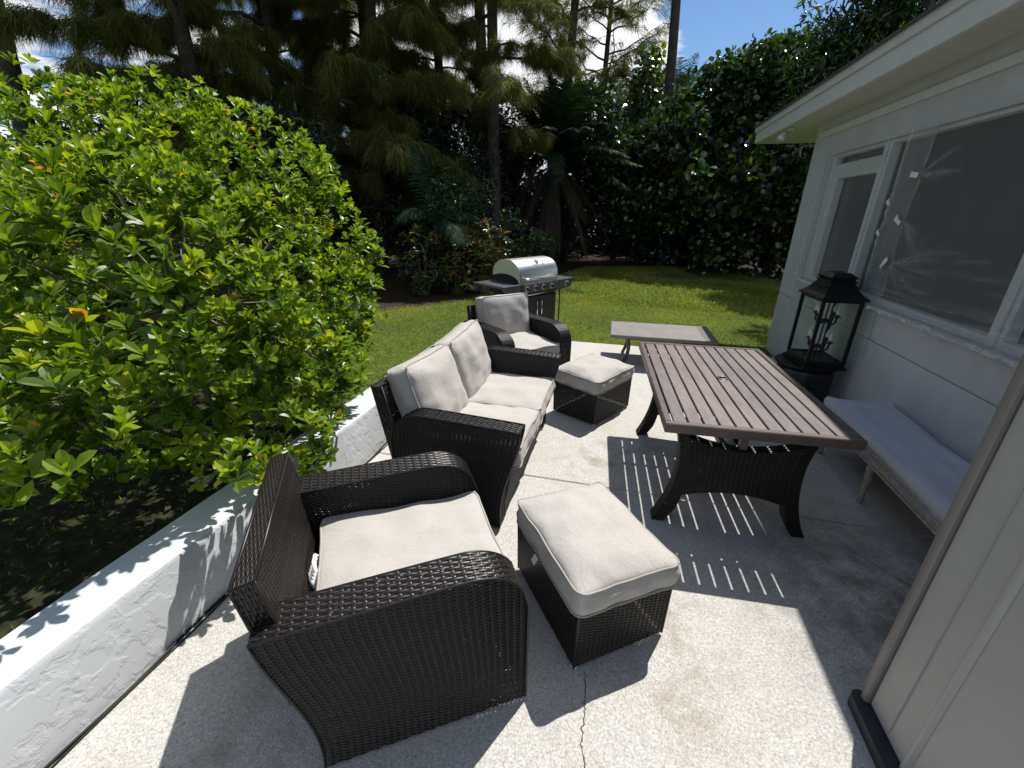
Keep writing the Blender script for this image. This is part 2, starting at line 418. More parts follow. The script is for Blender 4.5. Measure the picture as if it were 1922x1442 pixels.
M_palm = leafmat('palm_leaf', [(0, (0.008, 0.022, 0.011)), (0.6, (0.017, 0.040, 0.019)), (0.92, (0.035, 0.07, 0.024)), (1, (0.10, 0.14, 0.03))], 0.6, 0.2, (1.3, 1.5, 0.5), 0.08)
M_deadpalm = leafmat('dead_palm_leaf', [(0, (0.030, 0.023, 0.017)), (1, (0.075, 0.060, 0.046))], 0.8, 0.1, (1, 1, 1), 0.2)
M_yellowpalm = leafmat('yellowing_palm_leaf', [(0, (0.035, 0.06, 0.012)), (0.6, (0.11, 0.14, 0.03)), (1, (0.35, 0.22, 0.04))], 0.4, 0.3, (1.3, 1.3, 0.4))
M_croton = leafmat('croton_leaf', [(0, (0.014, 0.024, 0.009)), (0.4, (0.035, 0.050, 0.014)), (0.62, (0.13, 0.16, 0.025)), (0.82, (0.36, 0.34, 0.05)), (0.93, (0.42, 0.18, 0.05)), (1, (0.30, 0.05, 0.02))], 0.3, 0.25, (1.3, 1.3, 0.5))
M_grass = leafmat('grass_blade', [(0, (0.070, 0.095, 0.015)), (0.5, (0.225, 0.265, 0.038)), (0.85, (0.36, 0.36, 0.07)), (1, (0.38, 0.33, 0.12))], 0.5, 0.35, (1.3, 1.4, 0.5), 0.3)
def lawnmat():
    mt, nt, b, o = newmat('lawn_ground')
    n = tnoise(nt, 14, 7, 0.7); n2 = tnoise(nt, 0.7, 5, 0.6)
    c = ramp(nt, n.outputs['Fac'], [(0.3, (0.035, 0.045, 0.012)), (0.55, (0.075, 0.115, 0.02)), (0.75, (0.13, 0.16, 0.035))])
    c2 = ramp(nt, n2.outputs['Fac'], [(0.35, (0.8, 0.8, 0.8)), (0.65, (1.2, 1.15, 1.0))])
    nt.links.new(mixrgb(nt, 1.0, c.outputs[0], c2.outputs[0], 'MULTIPLY'), b.inputs['Base Color'])
    b.inputs['Roughness'].default_value = 0.9; b.inputs['Specular IOR Level'].default_value = 0.1
    bump(nt, b, n.outputs['Fac'], 0.8, 0.03); return mt
M_lawn = lawnmat()
M_litter = simple('leaf_litter', (0.035, 0.025, 0.016), 0.95, var=0.6, scale=25, bmp=0.9, bscale=40, spec=0.1)
M_crack = simple('crack_dirt', (0.035, 0.032, 0.028), 0.95, var=0.2)

# ------------------------------------------------------------------ ground
LZ = -0.035
b = MB(); g = 24
xs = np.array([-300, -60, -20, -1.96, 2.3, 20, 60, 300.]); ys = np.array([-300, -40, -10, 0, 6, 20, 60, 300.])
b.grid(np.array([[[x, y, LZ] for y in ys] for x in xs]), flip=True)
tag(b.build('lawn', M_lawn), kind='structure', label=None)
b = MB()
edge = [(-40, 5.5), (-9, 6.2), (-5.6, 6.6), (-4.3, 7.2), (-3.3, 8.3), (-2.6, 10.0), (-1.9, 12.6), (-1.3, 15.2), (1.5, 16.6), (4.5, 14.9), (8, 14.4), (40, 14)]
nn = len(edge)
V = [(x, y, LZ+0.006) for x, y in edge]+[(x*1.5, 80, LZ+0.006) for x, y in edge]
b.add(V, [(i, i+1, nn+i+1, nn+i) for i in range(nn-1)])
tag(b.build('forest_floor', M_litter), kind='structure')

b = MB(); V = []; shadep = [(-2.02, 0.45), (-2.02, 2.9), (-2.4, 3.3), (-3.2, 3.6), (-4.4, 3.5), (-5.2, 2.8), (-4.9, 1.5), (-3.9, 0.8), (-2.8, 0.5)]
b.add([(x, y, LZ+0.005) for x, y in shadep], [tuple(range(len(shadep)))[::-1]])
tag(b.build('turf_shade_patch', simple('turf_with_painted_shade', (0.026, 0.029, 0.012), 0.95, var=0.6, scale=18, bmp=0.9, bscale=40, spec=0.1)), kind='structure')  # thin turf under the shrub, with the shrub's shade put into its dark colour
# patio: two slabs with a real expansion joint, plus cracks filled with dirt
b = MB()
b.bbox(-1.70, 2.10, 2.538, 6.04, -0.12, 0.0, 0.008)
b.bbox(-1.70, 2.10, -3.0, 2.530, -0.12, 0.0, 0.004)
patio = tag(b.build('patio', M_conc), kind='structure')
def ribbon(mb, pts, w, z):
    pts = np.array(pts, float); fine = []
    for a, c in zip(pts[:-1], pts[1:]):
        for t in np.linspace(0, 1, 14, endpoint=False): fine.append(a+(c-a)*t)
    fine.append(pts[-1]); fine = np.array(fine)
    fine[1:-1] += rng.normal(0, 0.0035, (len(fine)-2, 2))
    T = np.gradient(fine, axis=0); T /= np.linalg.norm(T, axis=1)[:, None]; N = np.stack([-T[:, 1], T[:, 0]], 1)
    ww = w*(0.6+0.8*rng.random(len(fine)))[:, None]
    L_, R_ = fine-N*ww/2, fine+N*ww/2
    G = np.stack([np.concatenate([L_, np.full((len(fine), 1), z)], 1), np.concatenate([R_, np.full((len(fine), 1), z)], 1)], 1)
    mb.grid(G, flip=True)
b = MB()
ribbon(b, [(0.02, 1.22), (0.035, 1.10), (0.03, 0.98), (0.06, 0.85), (0.085, 0.62), (0.12, 0.3)], 0.0035, 0.0015)
ribbon(b, [(1.15, 2.75), (1.4, 2.3), (1.55, 2.1), (1.9, 2.0)], 0.0025, 0.0015)
tag(b.build('crack', M_crack, patio), 'thin dark crack running along the concrete')

# low white stucco wall on the left
b = MB()
def wallgrid(mb, x0, x1, y0, y1, z1):
    ny = 120
    ysn = np.linspace(y0, y1, ny)
    j = lambda s: np.array([noise.noise((y*2.1, s, 0.3))*0.006+noise.noise((y*9, s, 1.3))*0.0025 for y in ysn])
    prof = [(x0, 0, -0.2), (x0, 0, z1-0.02), (x0+0.012, 1, z1-0.003), (x0+0.03, 1, z1), (x1-0.03, 2, z1), (x1-0.012, 2, z1-0.004), (x1, 3, z1-0.02), (x1, 3, -0.2)]
    P = np.zeros((len(prof), ny, 3))
    for i, (x, s, z) in enumerate(prof):
        d = j(i*3.7)
        P[i, :, 0] = x+(d if 0 < i < len(prof)-1 else 0); P[i, :, 1] = ysn; P[i, :, 2] = z+(j(i*1.9+50) if 1 < i < 6 else 0)
    return P
P = wallgrid(b, -1.945, -1.70, -2.0, 5.85, 0.365)
wall = thing('low_wall', 'low white stucco garden wall along the left edge of the patio', 'wall', (-1.82, 2, 0))
sh = np.array([-1.82, 2, 0])
b.grid(P[:3]-sh, flip=True); b.grid(P[5:]-sh, flip=True)
for y in (-2.0, 5.85):
    b.add([np.array((x, y, z))-sh for x, z in ((-1.945, -0.2), (-1.70, -0.2), (-1.70, 0.345), (-1.735, 0.363), (-1.91, 0.363), (-1.945, 0.345))], [(0, 1, 2, 3, 4, 5)])
b.build('wall_face', M_lowwall, wall, smooth=True, fix=False)
b = MB(); b.grid(P[2:6]-sh, flip=True); b.build('wall_cap', M_lowcap, wall, smooth=True)
# dark cable lying along the foot of the wall
b = MB()
ty = np.linspace(-1.5, 3.6, 90)
b.tube(np.stack([-1.690+0.008*np.sin(ty*3.1)+0.004*np.sin(ty*11), ty, np.full_like(ty, 0.007)], 1), 0.006, 6)
b.tube(np.stack([-1.676+0.010*np.sin(ty*2.3+1)+0.004*np.sin(ty*8), ty, np.full_like(ty, 0.006)], 1), 0.004, 6)
tag(b.build('cable', M_black, smooth=True), 'thin black cable lying along the foot of the low white wall', 'cable')

# ------------------------------------------------------------------ house
WX = 2.10
house = thing('house', 'white stucco house with overhanging eave and plastic covered windows', 'house', (WX, 6.57, 0))
def hb(mb, x0, x1, y0, y1, z0, z1, bev=0.0, tint=None):
    a = (x0-WX, x1-WX, y0-6.57, y1-6.57, z0, z1)
    return mb.bbox(*a, b=bev, tint=tint) if bev else mb.box(*a, tint=tint)
ZT = 2.735
b = MB()
hb(b, WX, WX+0.2, -2.5, 6.57, -0.2, 0.758)
hb(b, WX+0.012, WX+0.2, -2.5, 6.57, 0.758, 0.772)
hb(b, WX, WX+0.2, -2.5, 6.57, 0.772, 1.035)
hb(b, WX, WX+0.2, 5.97, 6.57, 1.035, 2.345)
hb(b, WX, WX+0.2, -2.5, 0.6, 1.035, 2.345)
hb(b, WX, WX+0.2, -2.5, 6.57, 2.345, ZT+0.02)
hb(b, WX+0.2, 9.0, 6.37, 6.57, -0.2, ZT+0.02)
b.build('wall', M_house, house)
b = MB(); hb(b, WX-0.022, WX-0.002, -2.5, 6.42, 2.56, 2.625, 0.004); b.build('trim_board', M_trim, house)
b = MB(); hb(b, WX-0.03, WX-0.001, 0.6, 6.0, 1.005, 1.034, 0.006); b.build('window_sill', M_wframe, house)
# windows
def window(y0, y1, inner):
    z0, z1 = 1.036, 2.344
    fr = MB(); x0, x1 = WX+0.03, WX+0.10
    hb(fr, x0, x1, y0, y0+0.035, z0, z1, 0.004); hb(fr, x0, x1, y1-0.035, y1, z0, z1, 0.004)
    hb(fr, x0, x1, y0+0.035, y1-0.035, z0, z0+0.05, 0.004); hb(fr, x0, x1, y0+0.035, y1-0.035, z1-0.03, z1, 0.004)
    if inner:
        hb(fr, x0+0.02, x1+0.02, y1-0.17, y1-0.036, z0+0.05, z1-0.10, 0.004)
        hb(fr, x0+0.02, x1+0.02, y0+0.036, y1-0.171, z1-0.24, z1-0.10, 0.004)
    w = fr.build('window', M_wframe, house)
    p = MB(); hb(p, WX+0.13, WX+0.14, y0-0.02, y1+0.02, z0, z1); p.build('pane', M_pane, w)
window(4.90, 5.97, True); window(3.03, 4.85, False); window(0.60, 2.98, False)
for ym in (4.85, 2.98):
    b = MB(); hb(b, WX+0.012, WX+0.125, ym, ym+0.05, 1.036, 2.344, 0.005); b.build('mullion', M_wframe, house)
# eave: soffit, fascia in two steps, roof
EX, EY = 1.775, 8.05
b = MB(); hb(b, EX+0.02, WX-0.001, -2.5, EY-0.02, ZT, ZT+0.018); hb(b, WX-0.001, 9.0, 6.571, EY-0.02, ZT+0.001, ZT+0.02); b.build('soffit', M_soffit, house)
b = MB()
hb(b, EX-0.022, EX+0.018, -2.5, EY, ZT-0.012, ZT+0.13, 0.004)
hb(b, EX-0.045, EX+0.018, -2.5, EY+0.02, ZT+0.132, ZT+0.21, 0.004)
# rake board along the gable end
sl = 0.27
for x0 in np.linspace(EX+0.018, 8.5, 2)[:1]:
    n_ = [(EX+0.018-WX, ZT-0.012), (8.9-WX, ZT-0.012+sl*0), (8.9-WX, ZT+0.21+sl*7.1), (EX+0.018-WX, ZT+0.21)]
    b.prism(n_, 1, EY-0.02-6.57, EY+0.018-6.57)
b.build('fascia', M_trim, house, fix=True)
b = MB()
P = np.array([[[x-WX, y-6.57, ZT+0.215+sl*(x-EX)] for y in (-2.5, EY+0.05)] for x in (EX-0.07, 8.9)])
b.grid(P, flip=True); b.grid(P+np.array([0, 0, 0.02]), flip=True)
b.add(np.concatenate([P[0], P[0]+np.array([0, 0, 0.02])]), [(0, 1, 3, 2)])
b.build('roof', M_roof, house)
# flood light under the gable soffit
fl = thing('flood_light', 'small white flood light under the eave at the house corner', 'flood light', (1.86, 6.78, ZT))
b = MB(); b.lathe([(0.0, 0), (0.055, 0), (0.055, -0.022), (0.03, -0.035), (0, -0.035)], 16); b.build('mounting_plate', M_trim, fl, smooth=True, fix=True)
for sgn in (-1,):
    b = MB(); d = np.array([0.55*sgn, -0.35, -0.7]); d /= np.linalg.norm(d)
    p0 = np.array([0.03*sgn, 0, -0.03])
    b.tube([p0, p0+d*0.04, p0+d*0.06, p0+d*0.12, p0+d*0.135], [0.014, 0.016, 0.032, 0.045, 0.043], 14)
    b.build('lamp_head', M_trim, fl, smooth=True)

# plastic sheeting: translucent film with creases, tape
def film(name, label, y0, y1, zb, zt, x, seed, parent_pieces, edge_wob=0.02, creases=()):
    ny, nz = 190, 110
    TT = np.zeros((ny, nz))
    root = thing(name, label, 'plastic sheet', (x, (y0+y1)/2, zb), 0)
    P = np.zeros((ny, nz, 3))
    for i in range(ny):
        for j in range(nz):
            a, c = i/(ny-1), j/(nz-1)
            wob = edge_wob*noise.noise((c*4, seed, 0.2)); wob2 = edge_wob*noise.noise((c*4, seed+9, 0.2))
            y = (y0+wob)*(1-a)+(y1+wob2)*a
            z = zb+(zt-zb)*c+(0.02*noise.noise((a*9, seed, 4)) if j == 0 else 0)
            d = 0.012*noise.noise((y*1.3, z*2.5, seed))+0.008*noise.noise((y*3, z*14, seed+3))+0.004*noise.noise((y*16, z*5, seed+7))
            for (ty_, tz_) in parent_pieces:   # creases radiating from the tape
                r = math.hypot(y-ty_, z-tz_)
                if r < 0.5:
                    an = math.atan2(z-tz_, y-ty_); d += 0.010*math.sin(an*13+seed)*math.exp(-r*5)*min(1, r*12)
            cs = 0.0
            for (ya, za, yb, zb_, w_, h_) in creases:
                dy, dz = yb-ya, zb_-za; L2 = dy*dy+dz*dz; t_ = ((y-ya)*dy+(z-za)*dz)/L2
                if 0 <= t_ <= 1:
                    dist = abs((y-ya)*dz-(z-za)*dy)/math.sqrt(L2); wv = w_*(0.6+0.8*t_)
                    cs = max(cs, h_*math.exp(-(dist/wv)**2)*(1-t_)**0.5*min(1, t_*8+0.3))
            if a < 0.012 or a > 0.988: cs = max(cs, 0.5)
            TT[i, j] = cs; d -= 0.012*cs
            sl_ = 0.5*math.sin(math.pi*c)*0.03
            P[i, j] = (max(-0.03, min(0.017, -sl_*0.3+d*0.8)), y-(y0+y1)/2, z-zb)
    mb = MB(); mb.grid(P, tint=TT.ravel()); mb.build('film', M_plastic, root, smooth=True)
    return root
cr_rng = np.random.default_rng(3)
CB, CA = [], []
for (ty_, tz_) in ((4.119, 2.023), (4.141, 1.709), (4.140, 1.389)):
    for k in range(5):
        an_ = math.pi+cr_rng.uniform(-0.55, 0.75); L_ = cr_rng.uniform(0.25, 0.65); CB.append((ty_-0.02, tz_, ty_+L_*math.cos(an_), tz_+L_*math.sin(an_), 0.009, cr_rng.uniform(0.3, 0.8)))
for k in range(46):
    ya = cr_rng.uniform(2.2, 4.3); za = 1.04+0.55*cr_rng.random()**2.2; L_ = cr_rng.uniform(0.25, 0.8)
    CB.append((ya, za, ya-L_*cr_rng.choice([-1, 1]), za+cr_rng.uniform(-0.03, 0.08), 0.008, cr_rng.uniform(0.12, 0.6)*(1.2-0.9*(za-1.04))))
for k in range(26):
    ya = cr_rng.uniform(4.15, 6.0); za = cr_rng.uniform(0.65, 1.25); L_ = cr_rng.uniform(0.2, 0.6); an_ = cr_rng.uniform(0.9, 2.2)
    CA.append((ya, za, ya+L_*math.cos(an_), za+L_*math.sin(an_), 0.010, cr_rng.uniform(0.15, 0.55)))
for k in range(16):
    ya = cr_rng.uniform(4.4, 6.0); za = cr_rng.uniform(1.3, 2.3); L_ = cr_rng.uniform(0.2, 0.6); an_ = cr_rng.uniform(-0.3, 0.5)
    CA.append((ya, za, ya-L_*math.cos(an_), za+L_*math.sin(an_), 0.008, cr_rng.uniform(0.08, 0.3)))
TA = [(4.351, 1.84), (4.364, 1.611)]; TB = [(4.119, 2.023), (4.141, 1.709), (4.140, 1.389)]
fa = film('plastic_sheet', 'clear plastic sheet over the narrow window, hanging down behind the lantern', 4.13, 6.06, 0.62, 2.37, WX-0.022, 1.0, TB, creases=CA)
fb = film('plastic_sheet', 'clear plastic sheet taped across the wide dark window above the bench', 1.9, 4.40, 1.03, 2.37, WX-0.052, 5.0, TA, creases=CB)
def tapepiece(root, y, z, w, h, rot, x):
    mb = MB(); Mx = Matrix.Translation((x, y-root.location[1], z-root.location[2])) @ Matrix.Rotation(rot, 4, 'X')
    G = np.zeros((5, 3, 3))
    for i in range(5):
        for j in range(3):
            G[i, j] = (0.004*math.sin(i*1.7+j), (i/4-0.5)*w, (j/2-0.5)*h)
    V = G.reshape(-1, 3) @ np.array(Mx)[:3, :3].T+np.array(Mx)[:3, 3]
    mb.grid(V.reshape(5, 3, 3)); mb.grid(V.reshape(5, 3, 3)-np.array([0.0015, 0, 0]))
    return mb.build('tape_piece', M_tape, root)
for (y, z), rot in zip(TB, (0.15, 0.5, -0.9)): tapepiece(fb, y, z, 0.10, 0.036, rot, -0.034)
for (y, z), rot in zip(TA, (0.9, 0.8)): tapepiece(fb, y, z, 0.055, 0.032, rot, -0.034)
mb = MB(); ny = 150
G = np.zeros((ny, 4, 3))
for i in range(ny):
    y = 0.7+3.72*i/(ny-1)
    for j in range(4):
        G[i, j] = (-0.012-0.012*abs(noise.noise((y*14, j*0.9, 2))), y-2.55, 0.0+(j-1.5)*0.008*(1+1.8*noise.noise((y*9, j, 8)))+0.010*noise.noise((y*5, 0, 1)))
mb.grid(G); mb.build('tape_strip', simple('crumpled_clear_tape', (0.44, 0.45, 0.46), 0.3, var=0.35, scale=40), fb)

# ------------------------------------------------------------------ wicker weave
def weave(mb, P, lu, lv, pitch=0.0078, stake=0.026, amp=0.0018, sgn=1.0, seed=0):
    rows = max(2, round(lv/pitch)); nst = max(1, round(lu/stake)); sub = 4
    us = np.linspace(0, 1, nst*sub+1); k = np.array([-1, -0.45, 0.45, 1.0]); prof = np.array([0, 0.0020, 0.0020, 0])
    rr = np.arange(rows)
    vv = (rr[:, None]+0.5+k[None, :]*0.485)/rows
    U = np.broadcast_to(us[None, :, None], (rows, len(us), 4)); Vv = np.broadcast_to(vv[:, None, :], (rows, len(us), 4))
    def PN(U, Vv):
        e = 1e-3
        p = P(U, Vv)
        du = P(np.clip(U+e, 0, 1), Vv)-P(np.clip(U-e, 0, 1), Vv); dv_ = P(U, np.clip(Vv+e, 0, 1))-P(U, np.clip(Vv-e, 0, 1))
        n = np.cross(du, dv_); n /= np.linalg.norm(n, axis=-1)[..., None]+1e-12
        return p, n*sgn
    p, n = PN(U, Vv)
    h = amp*np.cos(np.pi*us*nst)[None, :, None]*((-1.0)**rr)[:, None, None]+prof[None, None, :]
    X = p+n*h[..., None]
    r2 = np.random.default_rng(seed+5)
    tint = np.broadcast_to(r2.random((rows, 1, 1))*0.6+0.2, (rows, len(us), 4))
    a, c, d = X.shape[:3]
    i, j, l = np.meshgrid(np.arange(a), np.arange(c-1), np.arange(d-1), indexing='ij')
    q = lambda i, j, l: (i*c+j)*d+l
    F = np.stack([q(i, j, l), q(i, j+1, l), q(i, j+1, l+1), q(i, j, l+1)], -1).reshape(-1, 4)
    mb.add(X.reshape(-1, 3), F if sgn > 0 else F[:, ::-1], tint.ravel())
    # stakes
    vs = np.linspace(0, 1, rows*2+1); hw = 0.0055/max(lu, 1e-6)
    st = np.arange(nst+1)/nst
    U = np.clip(st[:, None, None]+np.array([-hw, 0, hw])[None, None, :], 0, 1)+np.zeros((1, len(vs), 1))
    Vv = np.broadcast_to(vs[None, :, None], U.shape)
    p, n = PN(U, Vv)
    phase = np.zeros(len(vs)); phase[1::2] = (-1.0)**rr
    h = -amp*1.15*phase[None, :, None]*((-1.0)**np.arange(nst+1))[:, None, None]+np.array([0, 0.002, 0])[None, None, :]
    X = p+n*h[..., None]; a, c, d = X.shape[:3]
    i, j, l = np.meshgrid(np.arange(a), np.arange(c-1), np.arange(d-1), indexing='ij')
    F = np.stack([q(i, j, l), q(i, j, l+1), q(i, j+1, l+1), q(i, j+1, l)], -1).reshape(-1, 4)
    mb.add(X.reshape(-1, 3), F if sgn > 0 else F[:, ::-1], 0.75)
def quadP(a, b_, c, d):
    a, b_, c, d = [np.array(x, float) for x in (a, b_, c, d)]   # a->b along u at v=0 ; d->c along u at v=1
    return lambda U, V: (a*(1-U)[..., None]*(1-V)[..., None]+b_*U[..., None]*(1-V)[..., None]+c*U[..., None]*V[..., None]+d*(1-U)[..., None]*V[..., None])
def pathP(path, ya, yb, ax):
    # ribbon along a path in the (s,z) plane, across from ya to yb; ax maps (s, y, z)
    path = np.array(path, float); L = np.concatenate([[0], np.cumsum(np.linalg.norm(np.diff(path, axis=0), axis=1))]); L /= L[-1]
    def P(U, V):
        s_ = np.interp(U, L, path[:, 0]); z_ = np.interp(U, L, path[:, 1])
        return ax(s_, ya+(yb-ya)*V, z_)
    return P
def plen(path): return float(np.sum(np.linalg.norm(np.diff(np.array(path), axis=0), axis=1)))

def arm_profile(D, H):
    # s = 0 is the rounded end, s = D the flared end
    R = 0.20
    top = []
    for t in np.linspace(0, 1, 40):
        s = t*D
        if s < R: z = H-R*0.85+R*0.85*math.sqrt(max(0, 1-((R-s)/R)**2))
        else: z = H-0.022*((s-R)/(D-R))**1.2*1.0
        top.append((s, z))
    return top
def make_arm(mb, D, H, T, y0, ax, seed):
    top = arm_profile(D, H); tp = np.array(top)
    flare = lambda z: 0.105*np.clip(1-z/(H-0.04), 0, 1)**1.0*(1+0.55*np.sin(np.pi*np.clip(z/(H-0.04), 0, 1)))  # concave flared edge
    def side(y):
        def P(U, V):
            zt = np.interp(U*D, tp[:, 0], tp[:, 1]); z = 0.02+(zt-0.02)*V
            s_ = U*(D-flare(z)); return ax(s_, np.full_like(s_, y), z)
        return P
    weave(mb, side(y0), D, H, sgn=1, seed=seed, stake=0.027)
    weave(mb, side(y0+T), D, H, sgn=-1, seed=seed+1, stake=0.027)
    front = [(0, z) for z in np.linspace(0.02, H-0.20*0.85, 12)]
    full = front+top[1:]
    weave(mb, pathP(full, y0, y0+T, ax), plen(full), T, sgn=-1, seed=seed+2, pitch=T/11, stake=0.034)
    back = [(D-float(flare(z)), z) for z in np.linspace(top[-1][1], 0.02, 16)]
    weave(mb, pathP(back, y0, y0+T, ax), plen(back), T, sgn=-1, seed=seed+3, pitch=T/11, stake=0.034)
    # rolled binding along the outer edges
    for y in (y0, y0+T):
        mb.tube(np.stack(ax(np.array([p[0] for p in full]), np.full(len(full), y), np.array([p[1] for p in full])).T, 1) if False else ax(np.array([p[0] for p in full]), np.full(len(full), float(y)), np.array([p[1] for p in full])), 0.0045, 6, tint=0.6)
        mb.tube(ax(np.array([p[0] for p in back]), np.full(len(back), float(y)), np.array([p[1] for p in back])), 0.0045, 6, tint=0.6)

# ------------------------------------------------------------------ cushions
def cushion(w, d, h, seed, bulge=0.22, wr=0.006, nu=40, nv=40, sag=0.0):
    """soft box cushion centred at the origin, z from 0 to h; returns MB, top and bottom piping paths"""
    def edge_wob(a, s): return 0.006*noise.noise((a*3.0, seed, s))
    def surf(x, y, top):
        # x, y in -1..1
        fx, fy = 1-abs(x)**3, 1-abs(y)**3
        puff = bulge*h*(max(0, fx)*max(0, fy))**0.6
        px, py = x*w/2, y*d/2
        rc = 0.05
        ex = max(0, abs(px)-(w/2-rc)); ey = max(0, abs(py)-(d/2-rc))
        if ex > 0 and ey > 0:
            r = math.hypot(ex, ey)
            if r > 0:
                k = min(1, (max(ex, ey))/r)
                px -= math.copysign(ex*(1-k*0.9-0.1), px); py -= math.copysign(ey*(1-k*0.9-0.1), py)
        # edges bow inwards a little between the corners
        px *= 1-0.034*(1-y*y)+0.010*noise.noise((y*2.6, seed, 1.5)); py *= 1-0.034*(1-x*x)+0.010*noise.noise((x*2.6, seed, 8.5))
        nzv = wr*(noise.noise((px*7, py*7, seed))+0.6*noise.noise((px*16, py*13, seed+3)))
        z = (h+puff-sag*fx*fy if top else -puff*0.25)+nzv*(0.4+0.6*(fx*fy)**0.3)
        z += 0.014*noise.noise((x*2.2, y*2.2, seed+20))+0.010*abs(x)**7*abs(y)**7
        return (px, py, z)
    mb = MB()
    us = np.sin(np.linspace(-1, 1, nu)*math.pi/2); vs = np.sin(np.linspace(-1, 1, nv)*math.pi/2)
    T = np.array([[surf(x, y, True) for y in vs] for x in us]); B = np.array([[surf(x, y, False) for y in vs] for x in us])
    mb.grid(T, flip=False); mb.grid(B, flip=True)
    loop = [(i, 0) for i in range(nu)]+[(nu-1, j) for j in range(1, nv)]+[(i, nv-1) for i in range(nu-2, -1, -1)]+[(0, j) for j in range(nv-2, 0, -1)]
    te = np.array([T[i, j] for i, j in loop]); be = np.array([B[i, j] for i, j in loop])
    n = 7; G = np.zeros((len(loop)+1, n, 3))
    ce = te.mean(0)
    for q in range(len(loop)+1):
        a, c = te[q % len(loop)], be[q % len(loop)]
        od = (a-ce)*np.array([1, 1, 0]); od /= np.linalg.norm(od)+1e-9
        for k in range(n):
            t = k/(n-1); p = a*(1-t)+c*t
            w_ = 0.015*math.sin(math.pi*t)+1.9*wr*noise.noise((p[0]*14, p[1]*14, p[2]*20+seed))*math.sin(math.pi*t)
            G[q, k] = p+od*w_
    mb.grid(G, flip=True)
    return mb, te, be
def xform(mb, M):
    A = np.array(M); mb.V = [v @ A[:3, :3].T+A[:3, 3] for v in mb.V]; return mb
def tp(P, M):
    A = np.array(M); return P @ A[:3, :3].T+A[:3, 3]
def add_cushion(root, name, w, d, h, seed, M, both=True, label=None, **kw):
    mb, te, be = cushion(w, d, h, seed, **kw)
    o = xform(mb, M).build(name, M_fab, root, smooth=True)
    if label: o['label'] = label
    pm = MB()
    off = te.mean(0)
    out_ = lambda P: P+0.004*((P-off)*np.array([1, 1, 0]))/(np.linalg.norm((P-off)[:, :2], axis=1)[:, None]+1e-9)
    pm.tube(tp(out_(te), M), 0.0052, 6, closed=True); pm.tube(tp(out_(be), M), 0.0052, 6, closed=True)
    pm.build('piping', M_pipe, o, smooth=True)
    return o

# ------------------------------------------------------------------ armchairs
W_CH, D_CH, H_CH, T_CH = 0.81, 0.815, 0.664, 0.125
def make_armchair(label, loc, rz):
    root = thing('wicker_armchair', label, 'armchair', loc, rz, 'dark wicker armchairs')
    ax = lambda s, y, z: np.stack([D_CH/2-np.asarray(s, float), np.asarray(y, float)+np.zeros_like(np.asarray(s, float)), np.asarray(z, float)+np.zeros_like(np.asarray(s, float))], -1)
    for y0 in (-W_CH/2, W_CH/2-T_CH):
        mb = MB(); make_arm(mb, D_CH, H_CH, T_CH, y0, ax, int(100*y0)+200); mb.build('armrest', M_wick, root, smooth=True)
    # backrest: slab leaning back between the arms
    yi = W_CH/2-0.056
    fb_, ft = (-0.285, 0.25), (-0.372, 0.806)      # front face bottom / top (x, z)
    bb_, bt = (-0.365, 0.30), (-0.434, 0.792)     # rear face
    mb = MB()
    weave(mb, quadP((fb_[0], -yi, fb_[1]), (fb_[0], yi, fb_[1]), (ft[0], yi, ft[1]), (ft[0], -yi, ft[1])), 2*yi, 0.62, seed=31, pitch=0.0082, stake=0.02, sgn=1)
    weave(mb, quadP((bb_[0], -yi, bb_[1]), (bb_[0], yi, bb_[1]), (bt[0], yi, bt[1]), (bt[0], -yi, bt[1])), 2*yi, 0.75, seed=32, sgn=-1)
    weave(mb, quadP((ft[0], -yi, ft[1]), (ft[0], yi, ft[1]), (bt[0], yi, bt[1]), (bt[0], -yi, bt[1])), 2*yi, 0.10, seed=33, pitch=0.0095, stake=0.028, sgn=1)
    for y in (-yi, yi):
        weave(mb, quadP((fb_[0], y, fb_[1]), (ft[0], y, ft[1]), (bt[0], y, bt[1]), (bb_[0], y, bb_[1])), 0.62, 0.10, seed=34, pitch=0.014, stake=0.03, sgn=1 if y < 0 else -1)
    for p, q_ in ((ft, ft), (bt, bt)): mb.tube([(p[0], -yi, p[1]), (p[0], yi, p[1])], 0.006, 6, tint=0.7)
    for y in (-yi, yi):
        mb.tube([(fb_[0], y, fb_[1]), (ft[0], y, ft[1])], 0.006, 6, tint=0.7); mb.tube([(bb_[0], y, bb_[1]), (bt[0], y, bt[1])], 0.006, 6, tint=0.7)
    mb.build('backrest', M_wick, root, smooth=True)
    # seat base with woven front panel
    y1 = W_CH/2-T_CH
    mb = MB()
    weave(mb, quadP((D_CH/2-0.03, -y1, 0.03), (D_CH/2-0.03, y1, 0.03), (D_CH/2-0.03, y1, 0.375), (D_CH/2-0.03, -y1, 0.375)), 2*y1, 0.345, seed=41, sgn=1)
    mb.box(-0.31, D_CH/2-0.04, -y1+0.003, y1-0.003, 0.335, 0.372)
    mb.build('seat_base', M_wick, root, smooth=False)
    for sx in (-1, 1):
        for sy in (-1, 1):
            f = MB(); f.lathe([(0, 0), (0.02, 0), (0.022, 0.012), (0.018, 0.024), (0, 0.024)], 12, (0.36 if sx > 0 else -0.26, sy*(W_CH/2-0.05), 0)); f.build('foot', M_trim if sx > 0 else M_black, root, fix=True)
    Ms = Matrix.Translation((0.058, 0, 0.375)) @ Matrix.Rotation(0.015, 4, 'Y')
    add_cushion(root, 'seat_cushion', 0.685, 2*y1-0.004, 0.115, 3.3, Ms, bulge=0.24, wr=0.007)
    return root
near_chair = make_armchair('dark wicker armchair in the foreground with its back cushion missing', (-0.755, 1.176, 0), rad(33.3))
far_chair = copy_tree(near_chair)
tag(far_chair, 'dark wicker armchair with a beige back cushion in front of the grill')
